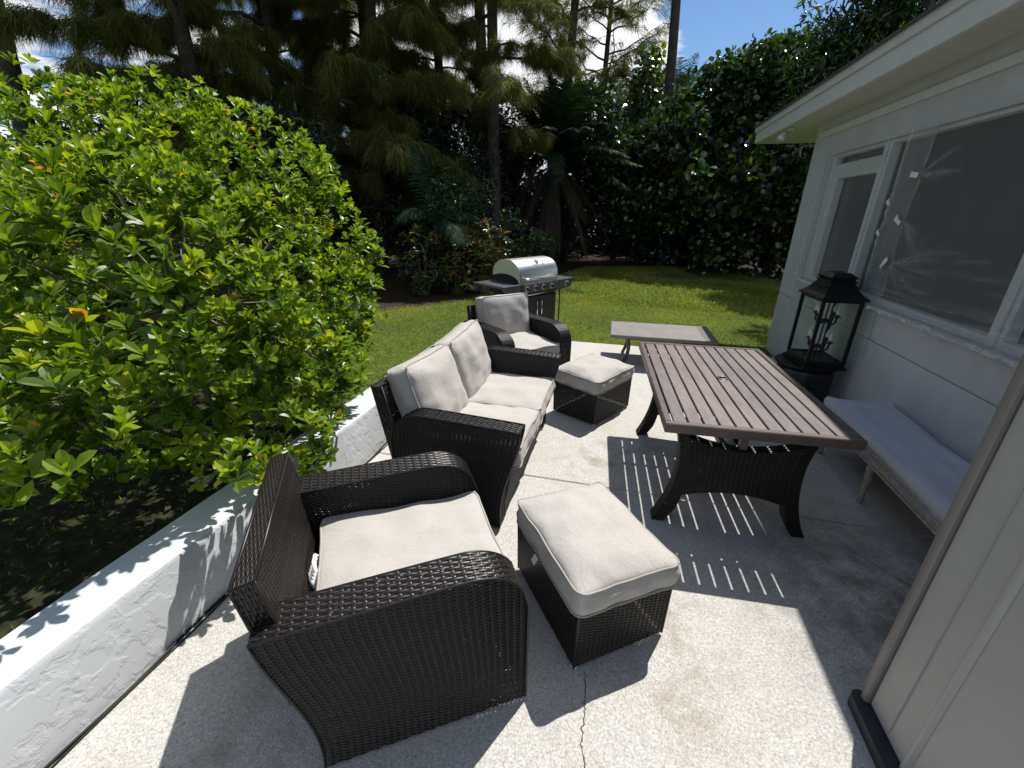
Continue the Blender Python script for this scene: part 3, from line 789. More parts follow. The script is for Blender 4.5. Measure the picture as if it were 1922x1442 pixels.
far_chair.location = (-1.004, 4.262, 0); far_chair.rotation_euler = (0, 0, rad(-43))
Mb = Matrix.Translation((-0.335, 0, 0.655)) @ Matrix.Rotation(rad(90-11), 4, 'Y')
add_cushion(far_chair, 'back_cushion', 0.46, 0.575, 0.15, 8.1, Mb, bulge=0.28, wr=0.004)
# loose white tie strap of the near seat cushion
mb = MB()
pts = np.array([[-0.270, -0.05, 0.42], [-0.295, -0.03, 0.485], [-0.30, 0.0, 0.495], [-0.30, 0.05, 0.485], [-0.28, 0.075, 0.44]])
for o_ in np.linspace(-0.012, 0.012, 4): mb.tube(pts+np.array([o_*0.5, o_, o_]), 0.009, 8)
mb.build('tie_strap', M_white, near_chair, smooth=True)

# ------------------------------------------------------------------ sofa
SD, SL, SH = 0.77, 1.412, 0.675
sofa = thing('wicker_sofa', 'two seat dark wicker sofa with beige cushions along the low wall', 'sofa', (-0.769, 2.656, 0), rad(-0.9))
axs = lambda s, y, z: np.stack([-0.42+np.asarray(s, float), np.asarray(y, float)+np.zeros_like(np.asarray(s, float)), np.asarray(z, float)+np.zeros_like(np.asarray(s, float))], -1)
for y0 in (-SL/2, SL/2-0.11):
    mb = MB()
    # the weave sign flips because this arm is mirrored front to back
    make_arm(mb, SD, SH, 0.11, y0, axs, int(y0*100)+500)
    mb.build('armrest', M_wick, sofa, smooth=True)
yi = SL/2-0.03
fb_, ft = (-0.32, 0.22), (-0.465, 0.815); bb_, bt = (-0.385, 0.05), (-0.53, 0.803)
mb = MB()
weave(mb, quadP((fb_[0], -yi, fb_[1]), (fb_[0], yi, fb_[1]), (ft[0], yi, ft[1]), (ft[0], -yi, ft[1])), 2*yi, 0.62, seed=51, pitch=0.009, stake=0.025)
weave(mb, quadP((bb_[0], -yi, bb_[1]), (bb_[0], yi, bb_[1]), (bt[0], yi, bt[1]), (bt[0], -yi, bt[1])), 2*yi, 0.75, seed=52, sgn=-1)
weave(mb, quadP((ft[0], -yi, ft[1]), (ft[0], yi, ft[1]), (bt[0], yi, bt[1]), (bt[0], -yi, bt[1])), 2*yi, 0.085, seed=53, pitch=0.0105, stake=0.03)
for y in (-yi, yi):
    weave(mb, quadP((fb_[0], y, fb_[1]), (ft[0], y, ft[1]), (bt[0], y, bt[1]), (bb_[0], y, bb_[1])), 0.6, 0.085, seed=54, pitch=0.014, stake=0.03, sgn=1 if y < 0 else -1)
    mb.tube([(ft[0], y, ft[1]), (fb_[0], y, fb_[1])], 0.006, 6, tint=0.7)
for p in (ft, bt): mb.tube([(p[0], -yi, p[1]), (p[0], yi, p[1])], 0.006, 6, tint=0.7)
mb.build('backrest', M_wick, sofa, smooth=True)
y1 = SL/2-0.11
mb = MB()
weave(mb, quadP((0.225, -y1, 0.02), (0.225, y1, 0.02), (0.275, y1, 0.345), (0.275, -y1, 0.345)), 2*y1, 0.31, seed=55)
mb.box(-0.33, 0.235, -y1+0.003, y1-0.003, 0.30, 0.342)
mb.build('seat_base', M_wick, sofa)
for k, sy in enumerate((-1, 1)):
    Ms = Matrix.Translation((-0.02, sy*y1/2, 0.345)) @ Matrix.Rotation(0.03*sy, 4, 'X')
    add_cushion(sofa, 'seat_cushion', 0.68, y1-0.008, 0.125, 12.0+k*5, Ms, bulge=0.24, wr=0.007)
    Mb = Matrix.Translation((-0.40, sy*y1/2+(-0.005 if sy < 0 else 0.012), 0.635-(0.015 if sy < 0 else 0))) @ Matrix.Rotation(rad(90-17+2*sy), 4, 'Y') @ Matrix.Rotation(rad(3*sy), 4, 'Z')
    add_cushion(sofa, 'back_cushion', 0.49, y1+0.005, 0.13, 22.0+k*7, Mb, bulge=0.52, wr=0.010)
for sx, x in ((1, 0.20), (-1, -0.36)):
    for sy in (-1, 1):
        f = MB(); f.lathe([(0, 0), (0.02, 0), (0.022, 0.012), (0.018, 0.024), (0, 0.024)], 12, (x, sy*(SL/2-0.05), 0)); f.build('foot', M_black, sofa, fix=True)

# ------------------------------------------------------------------ ottomans
def make_ottoman(label, loc, rz):
    root = thing('wicker_ottoman', label, 'ottoman', loc, rz, 'wicker ottomans with beige cushions')
    L_, W_, h = 0.582, 0.452, 0.312; i_ = 0.008
    mb = MB(); c = [(-L_/2, -W_/2), (L_/2, -W_/2), (L_/2, W_/2), (-L_/2, W_/2)]
    for k in range(4):
        a, d = np.array(c[k]), np.array(c[(k+1) % 4])
        weave(mb, quadP((*a*0.985, 0.02), (*d*0.985, 0.02), (*d, h), (*a, h)), float(np.linalg.norm(d-a)), h-0.02, seed=60+k, pitch=0.0078, stake=0.024)
        mb.tube([(*a*0.985, 0.015), (*a, h)], 0.006, 6, tint=0.5)
    mb.box(-L_/2+0.01, L_/2-0.01, -W_/2+0.01, W_/2-0.01, h-0.03, h-0.008)
    mb.build('woven_base', M_wick, root)
    for x, y in c:
        f = MB(); f.lathe([(0, 0), (0.012, 0), (0.013, 0.01), (0.01, 0.022), (0, 0.022)], 10, (x*0.94, y*0.94, 0)); f.build('foot', M_trim, root, fix=True)
    cu = add_cushion(root, 'top_cushion', L_+0.03, W_+0.03, 0.112, 33.0, Matrix.Translation((0, 0, h-0.004)) @ Matrix.Rotation(rad(1.6), 4, 'X'), bulge=0.50, wr=0.010)
    return root
ott1 = make_ottoman('beige topped wicker ottoman in the foreground beside the dining table', (-0.015, 1.58, 0), rad(126.2))
tg = MB(); tg.add([(0.03, 0.244, 0.31), (0.062, 0.244, 0.315), (0.062, 0.262, 0.285), (0.03, 0.262, 0.28)], [(0, 1, 2, 3)])
cu1 = [c for c in ott1.children if c.name.startswith('top_cushion')][0]
ott2 = copy_tree(ott1)
tag(ott2, 'beige topped wicker ottoman farther back beside the sofa and far armchair')
ott2.location = (-0.15, 3.775, 0); ott2.rotation_euler = (0, 0, rad(60))
tg.build('care_tag', M_white, cu1)

# ------------------------------------------------------------------ dining table
TW, TL, TH = 0.934, 1.528, 0.735
tab = thing('dining_table', 'dark brown slatted patio dining table with wicker base and umbrella hole', 'dining table', (0.719, 2.902, 0), rad(3.6))
fw = 0.036
mb = MB()
mb.bbox(-TW/2, TW/2, -TL/2, -TL/2+fw, TH-0.055, TH, 0.005); mb.bbox(-TW/2, TW/2, TL/2-fw, TL/2, TH-0.055, TH, 0.005)
mb.bbox(-TW/2, -TW/2+fw, -TL/2+fw, TL/2-fw, TH-0.055, TH, 0.005); mb.bbox(TW/2-fw, TW/2, -TL/2+fw, TL/2-fw, TH-0.055, TH, 0.005)
# steel cross bars below the slats, which cut the light stripes on the ground
for y in (-0.36, 0.36, 0.60): mb.box(-TW/2+fw, TW/2-fw, y-0.010, y+0.010, TH-0.05, TH-0.022)
mb.build('table_frame', M_tframe, tab)
ns = 11; inner = TW-2*fw; gap = 0.0108; sw = (inner-gap*(ns+1))/ns
for k in range(ns):
    x0 = -TW/2+fw+gap+k*(sw+gap); s_ = MB()
    t_ = float(rng.random())
    if k == ns//2:
        for a, c in ((-TL/2+fw+0.001, -0.03), (0.03, TL/2-fw-0.001)): s_.bbox(x0, x0+sw, a, c, TH-0.020, TH-0.003, 0.0025, t_)
        for (a, c) in ((x0, x0+0.006), (x0+sw-0.006, x0+sw)): s_.box(a, c, -0.03, 0.03, TH-0.020, TH-0.003, tint=t_)
    else: s_.bbox(x0, x0+sw, -TL/2+fw+0.001, TL/2-fw-0.001, TH-0.020, TH-0.003, 0.0025, t_)
    s_.build('slat', M_slat, tab)
mb = MB(); an = np.linspace(0, 2*np.pi, 28, endpoint=False)
ringp = lambda r, z: np.stack([r*np.cos(an), r*np.sin(an), np.full_like(an, z)], 1)
Gr = np.stack([ringp(0.021, TH-0.04), ringp(0.021, TH-0.001), ringp(0.024, TH+0.003), ringp(0.032, TH+0.003), ringp(0.036, TH-0.002)], 0)
Gr = np.concatenate([Gr, Gr[:, :1]], 1); mb.grid(Gr, flip=True); mb.build('umbrella_ring', M_ring, tab, smooth=True)
# wicker end panels with flared feet
def end_panel(yc):
    mb = MB(); T = 0.075
    hw = lambda z: 0.325+0.10*np.clip((0.42-z)/0.42, 0, 1)**2.2+0.045*np.clip((z-0.42)/0.22, 0, 1)**2
    for y, sg in ((yc-T/2, 1), (yc+T/2, -1)):
        # main web between arched lower and upper edges
        def P(U, V, y=y):
            x = (U*2-1); z0 = 0.17+0.075*(1-x*x)-0.0; z1 = 0.605-0.085*(1-np.abs(x)**2.2)
            z = z0+(z1-z0)*V; return np.stack([x*hw(z), np.full_like(x, y), z], -1)
        weave(mb, P, 0.66, 0.42, seed=71, pitch=0.0098, stake=0.028, sgn=sg)
    top = [((x)*float(hw(0.60)), 0.605-0.085*(1-abs(x)**2.2)) for x in np.linspace(-1, 1, 24)]
    axp = lambda s, y, z: np.stack([np.asarray(s, float), np.asarray(y, float)+0*np.asarray(s, float), np.asarray(z, float)], -1)
    weave(mb, pathP(top, yc-T/2, yc+T/2, axp), plen(top), T, seed=73, pitch=0.013, stake=0.034, sgn=1)
    bot = [(x*float(hw(0.2)), 0.17+0.075*(1-x*x)) for x in np.linspace(1, -1, 24)]
    weave(mb, pathP(bot, yc-T/2, yc+T/2, axp), plen(bot), T, seed=74, pitch=0.013, stake=0.034, sgn=1)
    o = mb.build('wicker_end_panel', M_wick, tab, smooth=True)
    for sg in (-1, 1):
        leg = MB()
        zz = np.linspace(0.0, 0.64, 26)
        xo = np.array([float(hw(z)) for z in zz]); wd = np.interp(zz, [0, 0.10, 0.25, 0.64], [0.062, 0.075, 0.06, 0.05])
        def face(y, sgn_):
            def P(U, V):
                z = V*0.64; xo_ = hw(z); w_ = np.interp(z, [0, 0.10, 0.25, 0.64], [0.062, 0.075, 0.06, 0.05])
                return np.stack([sg*(xo_-w_*U), np.full_like(z, y), z], -1)
            return P
        weave(leg, face(yc-T/2-0.004, 1), 0.07, 0.64, seed=75, pitch=0.0098, stake=0.028, sgn=-sg)
        weave(leg, face(yc+T/2+0.004, 1), 0.07, 0.64, seed=76, pitch=0.0098, stake=0.028, sgn=sg)
        for uu in (0.0, 1.0):
            def Q(U, V, uu=uu):
                z = V*0.64; xo_ = hw(z); w_ = np.interp(z, [0, 0.10, 0.25, 0.64], [0.062, 0.075, 0.06, 0.05])
                return np.stack([sg*(xo_-w_*uu), yc-T/2-0.004+(T+0.008)*U, z], -1)
            weave(leg, Q, T, 0.64, seed=77, pitch=0.0098, stake=0.028, sgn=sg if uu == 0 else -sg)
        leg.box(sg*(xo[0]-0.03)-0.028, sg*(xo[0]-0.03)+0.028, yc-T/2, yc+T/2, 0.002, 0.012)
        leg.build('leg', M_wick, tab, smooth=True)
    st = MB(); st.bbox(-0.02, 0.02, yc-0.02, yc+0.02, 0.52, TH-0.056, 0.003); st.bbox(-0.36, 0.36, yc-0.018, yc+0.018, TH-0.075, TH-0.056, 0.003)
    for sg in (-1, 1): st.bbox(sg*0.345-0.018, sg*0.345+0.018, yc-0.018, yc+0.018, 0.60, TH-0.075, 0.003)
    st.build('support_bracket', M_tframe, tab)
end_panel(-0.56); end_panel(0.53)
mb = MB(); mb.bbox(-0.02, 0.02, -0.52, 0.49, 0.36, 0.40, 0.004); mb.build('stretcher', M_tframe, tab)

# low coffee table behind
lt = thing('coffee_table', 'low taupe rectangular coffee table at the far edge of the patio', 'coffee table', (0.542, 5.47, 0), rad(1.2))
mb = MB(); mb.bbox(-0.60, 0.60, -0.355, 0.355, 0.345, 0.388, 0.006)
mb.build('tabletop', M_lowtab, lt)
mb = MB(); mb.bbox(0.47, 0.598, -0.353, 0.353, 0.3886, 0.3903, 0.0006); mb.build('end_band', simple('darker_taupe_band', (0.11, 0.10, 0.095), 0.5, var=0.15), lt)
for sx in (-1, 1):
    for sy in (-1, 1):
        mb = MB(); zz = np.linspace(0.0, 0.345, 10)
        mb.tube(np.stack([sx*(0.42-0.05*np.sin(np.pi*zz/0.345*0.9)), np.full(10, sy*0.22), zz], 1), np.linspace(0.019, 0.026, 10), 10); mb.build('leg', M_tframe, lt, smooth=True)
mb = MB()
for sy in (-1, 1): mb.bbox(-0.40, 0.40, sy*0.22-0.015, sy*0.22+0.015, 0.305, 0.344, 0.003)
mb.build('apron', M_tframe, lt)

# ------------------------------------------------------------------ bench
bench = thing('bench', 'upholstered pale grey bench with turned wooden legs against the house wall', 'bench', (1.85, 2.78, 0), 0)
BL = 1.60
mb, te, be = cushion(0.425, BL, 0.06, 44.0, bulge=0.30, wr=0.002, nu=24, nv=50)
xform(mb, Matrix.Translation((0, 0, 0.365))).build('seat_pad', M_bench, bench, smooth=True)
mb = MB()
mb.bbox(-0.212, 0.212, -BL/2, BL/2, 0.345, 0.366, 0.004); mb.bbox(-0.205, 0.205, -BL/2+0.008, BL/2-0.008, 0.285, 0.344, 0.006); mb.bbox(-0.21, 0.21, -BL/2+0.003, BL/2-0.003, 0.272, 0.2845, 0.004)
mb.build('seat_frame', M_greywood, bench)
for y in (-0.74, 0.02, 0.66):
    for x in (-0.19, 0.19):
        mb = MB()
        mb.lathe([(0, 0), (0.014, 0), (0.019, 0.012), (0.019, 0.03), (0.013, 0.042), (0.017, 0.06), (0.0235, 0.21), (0.025, 0.225), (0.018, 0.232), (0.026, 0.24), (0.026, 0.271), (0, 0.271)], 14, (x, y, 0))
        mb.build('leg', M_greywood, bench, smooth=True, fix=True)

# ------------------------------------------------------------------ lantern on stool
def stoolmat():
    mt, nt, b, o = newmat('perforated_black_ceramic')
    v = nt.nodes.new('ShaderNodeTexVoronoi'); v.inputs['Scale'].default_value = 42
    t = nt.nodes.new('ShaderNodeTexCoord'); nt.links.new(t.outputs['Object'], v.inputs['Vector'])
    r = ramp(nt, v.outputs['Distance'], [(0.1, (0, 0, 0)), (0.3, (1, 1, 1))])
    b.inputs['Base Color'].default_value = (0.011, 0.011, 0.012, 1); b.inputs['Roughness'].default_value = 0.3
    bump(nt, b, r.outputs[0], 0.9, 0.01); return mt
stool = thing('garden_stool', 'black perforated drum stool standing in front of the house wall', 'stool', (1.80, 4.45, 0), 0)
mb = MB(); mb.lathe([(0, 0.0), (0.20, 0.0), (0.215, 0.03), (0.235, 0.14), (0.245, 0.24), (0.24, 0.36), (0.225, 0.415)], 40); mb.build('drum', stoolmat(), stool, smooth=True, fix=True)
mb = MB(); mb.lathe([(0.0, 0.4155), (0.235, 0.4155), (0.262, 0.425), (0.265, 0.435), (0.255, 0.446), (0.0, 0.446)], 40); mb.build('stool_top', M_black, stool, smooth=False, fix=True)
lan = thing('lantern', 'tall black glazed candelabra lantern standing on the drum stool', 'lantern', (1.845, 4.43, 0.447), rad(4))
a, c_ = 0.148, 0.20; gh = 0.615
mb = MB(); mb.bbox(-a-0.03, a+0.03, -c_-0.03, c_+0.03, 0.0, 0.022, 0.004); mb.bbox(-a-0.012, a+0.012, -c_-0.012, c_+0.012, 0.0225, 0.05, 0.004); mb.build('base_plate', M_black, lan)
mb = MB()
for sx in (-1, 1):
    for sy in (-1, 1): mb.bbox(sx*a-0.013, sx*a+0.013, sy*c_-0.013, sy*c_+0.013, 0.0505, gh, 0.002)
for sy in (-1, 1): mb.bbox(-a+0.0135, a-0.0135, sy*c_-0.008, sy*c_+0.008, 0.0505, 0.066, 0.002); mb.bbox(-a+0.0135, a-0.0135, sy*c_-0.008, sy*c_+0.008, gh-0.02, gh, 0.002)
for sx in (-1, 1): mb.bbox(sx*a-0.008, sx*a+0.008, -c_+0.0135, c_-0.0135, 0.0505, 0.066, 0.002); mb.bbox(sx*a-0.008, sx*a+0.008, -c_+0.0135, c_-0.0135, gh-0.02, gh, 0.002)
mb.build('frame', M_black, lan)
for k in range(2):
    s = -1 if k == 0 else 1
    g_ = MB(); g_.add([(-a+0.01, s*c_, 0.06), (a-0.01, s*c_, 0.06), (a-0.01, s*c_, gh-0.01), (-a+0.01, s*c_, gh-0.01)], [(0, 1, 2, 3)]); g_.build('glass_pane', M_glass, lan)
    g_ = MB(); g_.add([(s*a, -c_+0.01, 0.06), (s*a, c_-0.01, 0.06), (s*a, c_-0.01, gh-0.01), (s*a, -c_+0.01, gh-0.01)], [(0, 1, 2, 3)]); g_.build('glass_pane', M_glass, lan)
# pagoda roof
prof = [(1.12, gh+0.001), (1.14, gh+0.020), (1.08, gh+0.024), (0.93, gh+0.043), (0.80, gh+0.072), (0.70, gh+0.105), (0.62, gh+0.125), (0.60, gh+0.135), (0.64, gh+0.137), (0.66, gh+0.150), (0.58, gh+0.152), (0.56, gh+0.172), (0.64, gh+0.175), (0.64, gh+0.181), (0.40, gh+0.215), (0.0, gh+0.216)]
mb = MB(); lay = []
for f_, z in prof: lay.append([(-f_*a*1.08, -f_*c_*1.03, z), (f_*a*1.08, -f_*c_*1.03, z), (f_*a*1.08, f_*c_*1.03, z), (-f_*a*1.08, f_*c_*1.03, z)])
lay = np.array(lay); lay = np.concatenate([lay, lay[:, :1]], 1)
mb.grid(lay, flip=True); mb.add(lay[0][:4], [(3, 2, 1, 0)]); mb.build('roof', M_black, lan, fix=True)
mb = MB(); mb.tube([(0, 0, 0.05), (0, 0, gh+0.05)], 0.007, 8)
for z in (0.16, 0.40): mb.lathe([(0, z-0.02), (0.028, z-0.015), (0.042, z), (0.028, z+0.015), (0, z+0.02)], 12)
cups = []
for z in (0.16, 0.40):
    for k in range(4):
        an_ = k*math.pi/2+0.5; d = np.array([math.cos(an_), math.sin(an_), 0])
        pts = [d*r+np.array([0, 0, z+dz]) for r, dz in ((0.01, 0), (0.04, -0.022), (0.07, -0.022), (0.092, -0.005), (0.098, 0.03), (0.098, 0.05))]
        mb.tube(pts, 0.009, 7); e = pts[-1]; cups.append(e)
        mb.lathe([(0, 0), (0.03, 0), (0.032, 0.006), (0.014, 0.008), (0.013, 0.022), (0, 0.022)], 12, e)
cand = mb.build('candelabra', M_black, lan, smooth=False)
for e in cups:
    mb = MB(); mb.lathe([(0, 0.022), (0.011, 0.022), (0.017, 0.04), (0.016, 0.06), (0.008, 0.085), (0.0015, 0.105), (0, 0.106)], 12, e); mb.build('candle_bulb', M_bulb, cand, smooth=True)

# ------------------------------------------------------------------ storage cabinet at the right
cab = thing('storage_cabinet', 'tall taupe resin storage cabinet with grooved panels at the right', 'cabinet', (1.05, 1.38, 0), 0)
CH = 1.95; X0 = 0.012
mb = MB(); mb.bbox(X0, 0.75, -1.75, -0.045, 0.055, CH, 0.004)
# raised vertical ribs and grooves on the side facing the patio
mb.build('body', M_cab, cab)
mb = MB()
def rib(y, w, d, z0, z1):
    pr = [(0, 0), (0, -w), (-d*0.9, -w+d), (-d, -w+d*1.5), (-d, -d*1.5), (-d*0.9, -d)]
    P = [(X0-0.001+p[0], y+p[1]) for p in pr]
    mb.prism(P, 2, z0, z1)
rib(-0.155, 0.007, 0.004, 0.09, CH-0.05)
rib(-0.242, 0.034, 0.010, 0.06, CH-0.05)
mb.build('panel_rib', M_cab, cab, fix=True)
mb = MB()
mb.tube([(0.006, -0.030, 0.055), (0.006, -0.030, CH)], 0.017, 14); mb.bbox(0.014, 0.05, -0.044, 0.0, 0.055, CH, 0.003); mb.bbox(0.0, 0.013, -0.012, -0.002, 0.055, CH, 0.002)
mb.build('corner_post', M_cabtrim, cab, smooth=False)
mb = MB()
cpts = [(-0.04, -1.85), (0.80, -1.85), (0.80, 0.0)]+[(-0.005-0.035*math.cos(t)*1.0+0.0, -0.035+0.04*math.sin(t)) for t in np.linspace(math.pi/2, 0, 8)]
mb.prism(cpts, 2, 0.001, 0.052); mb.build('base_plinth', M_cabbase, cab, fix=True)
mb = MB(); mb.bbox(-0.01, 0.78, -1.78, 0.02, CH+0.001, CH+0.05, 0.01); mb.build('lid', M_cabtrim, cab)

# ------------------------------------------------------------------ gas grill
gr = thing('gas_grill', 'steel lidded gas grill with black side shelves on the lawn edge', 'grill', (-1.245, 5.76, 0), rad(-32))
GB = LZ
# X = facing, Y = its left ; shelf height .88
mb = MB(); mb.bbox(-0.25, 0.235, -0.36, 0.36, 0.10, 0.74, 0.006); mb.build('cart', M_black, gr)
for k, (y0, y1_) in enumerate(((-0.352, -0.004), (0.004, 0.352))):
    mb = MB(); mb.bbox(0.236, 0.25, y0, y1_, 0.13, 0.70, 0.004); d_ = mb.build('door', M_blackpl, gr)
    mb = MB(); yy = y1_-0.04 if k == 0 else y0+0.04
    mb.tube([(0.255, yy, 0.45), (0.275, yy, 0.46), (0.275, yy, 0.63), (0.255, yy, 0.64)], 0.006, 8); mb.build('handle', M_chrome, d_, smooth=True)
mb = MB(); mb.tube([(0.262, -0.34, 0.735), (0.262, 0.34, 0.735)], 0.008, 8); mb.build('towel_bar', M_chrome, gr, smooth=True)
for x in (-0.2, 0.19):
    for y in (-0.32, 0.32):
        mb = MB(); mb.tube([(x, y-0.02, 0.03), (x, y+0.02, 0.03)], 0.045, 16); mb.build('wheel', M_blackpl, gr)
for o_ in [c for c in gr.children if c.name.startswith('wheel')]: o_.location = (0, 0, 0.015)
mb = MB(); mb.bbox(-0.27, 0.25, -0.37, 0.37, 0.745, 0.875, 0.006); mb.build('firebox', M_black, gr)
for k, (y0, y1_) in enumerate(((-0.68, -0.375), (0.375, 0.66))):
    mb = MB(); mb.bbox(-0.27, 0.285, y0, y1_, 0.862, 0.885, 0.004)
    sh_ = mb.build('side_shelf', M_grillside, gr)
    mb = MB()
    yo, yi_ = (y0, y1_) if k == 0 else (y1_, y0)
    mb.prism([(yo, 0.861), (yi_, 0.861), (yi_, 0.745), (yo+(0.10 if k == 0 else -0.04), 0.765)], 0, 0.262, 0.284); mb.build('shelf_front', M_grillside, sh_, fix=True)
mb = MB(); mb.bbox(0.251, 0.292, -0.372, 0.372, 0.752, 0.884, 0.006); mb.build('control_panel', M_blackpl, gr)
mb = MB(); mb.bbox(0.2925, 0.296, -0.35, 0.35, 0.772, 0.866, 0.002); mb.build('panel_plate', M_grillside, gr)
for y in (-0.27, -0.115, 0.04, 0.20, 0.52):
    mb = MB(); x0 = 0.297 if y < 0.4 else 0.285
    mb.tube([(x0, y, 0.82), (x0+0.006, y, 0.82)], 0.036, 20); k_ = mb.build('control_knob', M_bezel, gr)
    mb = MB(); mb.tube([(x0+0.0065, y, 0.82), (x0+0.03, y, 0.82), (x0+0.036, y, 0.82)], [0.024, 0.022, 0.018], 16); mb.build('knob_grip', M_blackpl, k_)
# curved steel lid
lp = []
for t in np.linspace(0, 1, 26):
    an_ = math.pi*(1-t*0.96)
    lp.append((0.245*math.cos(an_)*1.06 if an_ > math.pi/2 else 0.255*math.cos(an_)**0.9, 0.955+0.215*math.sin(an_)**0.8))
lp = [(-0.262, 0.887)]+lp+[(0.262, 0.93), (0.262, 0.887)]
lp = np.array(lp)
mb = MB(); yy = (-0.36, -0.352, -0.345, 0.345, 0.352, 0.36)
ins = (0.012, 0.003, 0.0, 0.0, 0.003, 0.012)
cen = np.array([0, 0.93])
P = np.array([[(cen[0]+(p[0]-cen[0])*(1-q), y, cen[1]+(p[1]-cen[1])*(1-q)) for p in lp] for y, q in zip(yy, ins)])
mb.grid(P, flip=False)
lid = mb.build('lid', M_steel, gr, smooth=True, fix=False)
for y in (-0.36, 0.36):
    mb = MB(); q = P[0 if y < 0 else -1]
    mb.add(q, [tuple(range(len(q)))] if y < 0 else [tuple(range(len(q)))[::-1]]); mb.build('lid_side', M_steel, lid)
    mb = MB(); s_ = -1 if y < 0 else 1
    pts = [(-0.25, 0.889), (-0.25, 0.96)]+[(0.25*math.cos(t)-0.03, 0.889+0.10*math.sin(t)) for t in np.linspace(2.4, 0.15, 12)]+[(0.21, 0.889)]
    mb.prism(pts, 1, y+s_*0.001, y+s_*0.012); mb.build('lid_end_cap', M_black, lid, fix=True)
mb = MB(); mb.tube([(0.262, -0.30, 0.955), (0.30, -0.29, 0.945), (0.312, -0.25, 0.942), (0.315, 0, 0.94), (0.312, 0.25, 0.942), (0.30, 0.29, 0.945), (0.262, 0.30, 0.955)], 0.012, 10); mb.build('handle', M_chrome, lid, smooth=True)
def on_lid(t, y, off):
    i = t*(len(lp)-1); k = int(i); f_ = i-k; p = lp[k]*(1-f_)+lp[k+1]*f_; d = lp[k+1]-lp[k]; d /= np.linalg.norm(d); n = np.array([-d[1], d[0]])
    return np.array([p[0]+n[0]*off, y, p[1]+n[1]*off]), np.array([d[0], 0, d[1]]), np.array([n[0], 0, n[1]])
p, d, n = on_lid(0.70, 0.02, 0.001)
mb = MB(); mb.tube([p, p+n*0.012], 0.033, 20); th = mb.build('thermometer', M_chrome, lid)
mb = MB(); mb.tube([p+n*0.0125, p+n*0.014], 0.026, 20); mb.build('dial_face', M_blackpl, th)
# brand script on the lid
tcu = bpy.data.curves.new('lettering', 'FONT'); tcu.body = 'Nexgrill'; tcu.size = 0.062; tcu.align_x = 'CENTER'; tcu.extrude = 0.001; tcu.shear = 0.25
tmp = bpy.data.objects.new('lettering_curve', tcu); C.objects.link(tmp)
dg = bpy.context.evaluated_depsgraph_get(); tme = bpy.data.meshes.new_from_object(tmp.evaluated_get(dg)); bpy.data.objects.remove(tmp)
tme.name = 'lettering'; to = bpy.data.objects.new('lettering', tme); tme.materials.append(M_trim); C.objects.link(to); to.parent = lid
p, d, n = on_lid(0.80, 0.02, 0.003)
R3 = Matrix(((0, -d[0], n[0]), (1, 0, 0), (0, -d[2], n[2]))).to_4x4(); to.matrix_local = Matrix.Translation(p) @ R3
# gas hose
mb = MB(); mb.tube([(0.18, 0.50, 0.86), (0.19, 0.505, 0.6), (0.19, 0.50, 0.3), (0.19, 0.50, 0.06), (0.16, 0.48, 0.0)], 0.009, 8); mb.build('gas_hose', M_black, gr, smooth=True)

# ------------------------------------------------------------------ vegetation generators
def unit(v): return v/(np.linalg.norm(v, axis=-1, keepdims=True)+1e-9)
def leaf_template(w=0.42, fold=0.10, bend=0.16, rows=(0.28, 0.58, 0.84), wid=(0.72, 1.0, 0.66)):
    V = [(0, 0, 0)]
    for y, k in zip(rows, wid):
        z = -bend*y*y
        V += [(-w/2*k, y, z+fold*k), (0, y, z), (w/2*k, y, z+fold*k)]
    V.append((0, 1, -bend))
    nr = len(rows); F4, F3 = [], [(0, 2, 1), (0, 3, 2)]
    for r in range(nr-1):
        a = 1+3*r; F4 += [(a, a+1, a+4, a+3), (a+1, a+2, a+5, a+4)]
    a = 1+3*(nr-1); t = len(V)-1; F3 += [(a, a+1, t), (a+1, a+2, t)]
    return np.array(V, float), np.array(F4), np.array(F3)
def instance(mb, tmpl, pos, dirs, nrm, size, tint):
    V0, F4, F3 = tmpl; n = len(pos); k = len(V0)
    Y = unit(dirs); Z = unit(nrm-np.sum(nrm*Y, 1, keepdims=True)*Y); X = np.cross(Y, Z)
    V = pos[:, None, :]+size[:, None, None]*(V0[None, :, 0:1]*X[:, None, :]+V0[None, :, 1:2]*Y[:, None, :]+V0[None, :, 2:3]*Z[:, None, :])
    off = (np.arange(n)*k)[:, None, None]
    base = mb.n
    mb.V.append(V.reshape(-1, 3)); mb.T.append(np.repeat(tint, k)); mb.n += n*k
    if len(F4): mb.F.append((F4[None]+off).reshape(-1, F4.shape[1])+base)
    if len(F3): mb.F.append((F3[None]+off).reshape(-1, F3.shape[1])+base)
T_BUSH = leaf_template(0.47, 0.11, 0.13, (0.30, 0.62, 0.86), (0.62, 1.0, 0.72))
T_ROUND = leaf_template(0.85, 0.08, 0.10, (0.3, 0.75), (0.92, 0.85))
T_LONG = leaf_template(0.26, 0.06, 0.30, (0.35, 0.72), (1.0, 0.75))
T_QUICK = leaf_template(0.5, 0.09, 0.12, (0.5,), (1.0,))
def blades(mb, pos, dirs, length, width, droop, tint, up=None):
    n = len(pos); D = unit(dirs); rv = rng.normal(size=(n, 3)) if up is None else up
    S = unit(np.cross(D, rv)); L_ = length[:, None]; w = width[:, None]/2; dz = np.zeros((n, 3)); dz[:, 2] = -droop
    mid = pos+D*L_*0.5+dz*L_*0.25; tip = pos+D*L_+dz*L_
    V = np.stack([pos-S*w, pos+S*w, mid+S*w*0.85, mid-S*w*0.85, tip], 1)
    off = (np.arange(n)*5)[:, None]; base = mb.n
    mb.V.append(V.reshape(-1, 3)); mb.T.append(np.repeat(tint, 5)); mb.n += n*5
    mb.F.append(off+np.array([[0, 1, 2, 3]])+base); mb.F.append(off+np.array([[3, 2, 4]])+base)
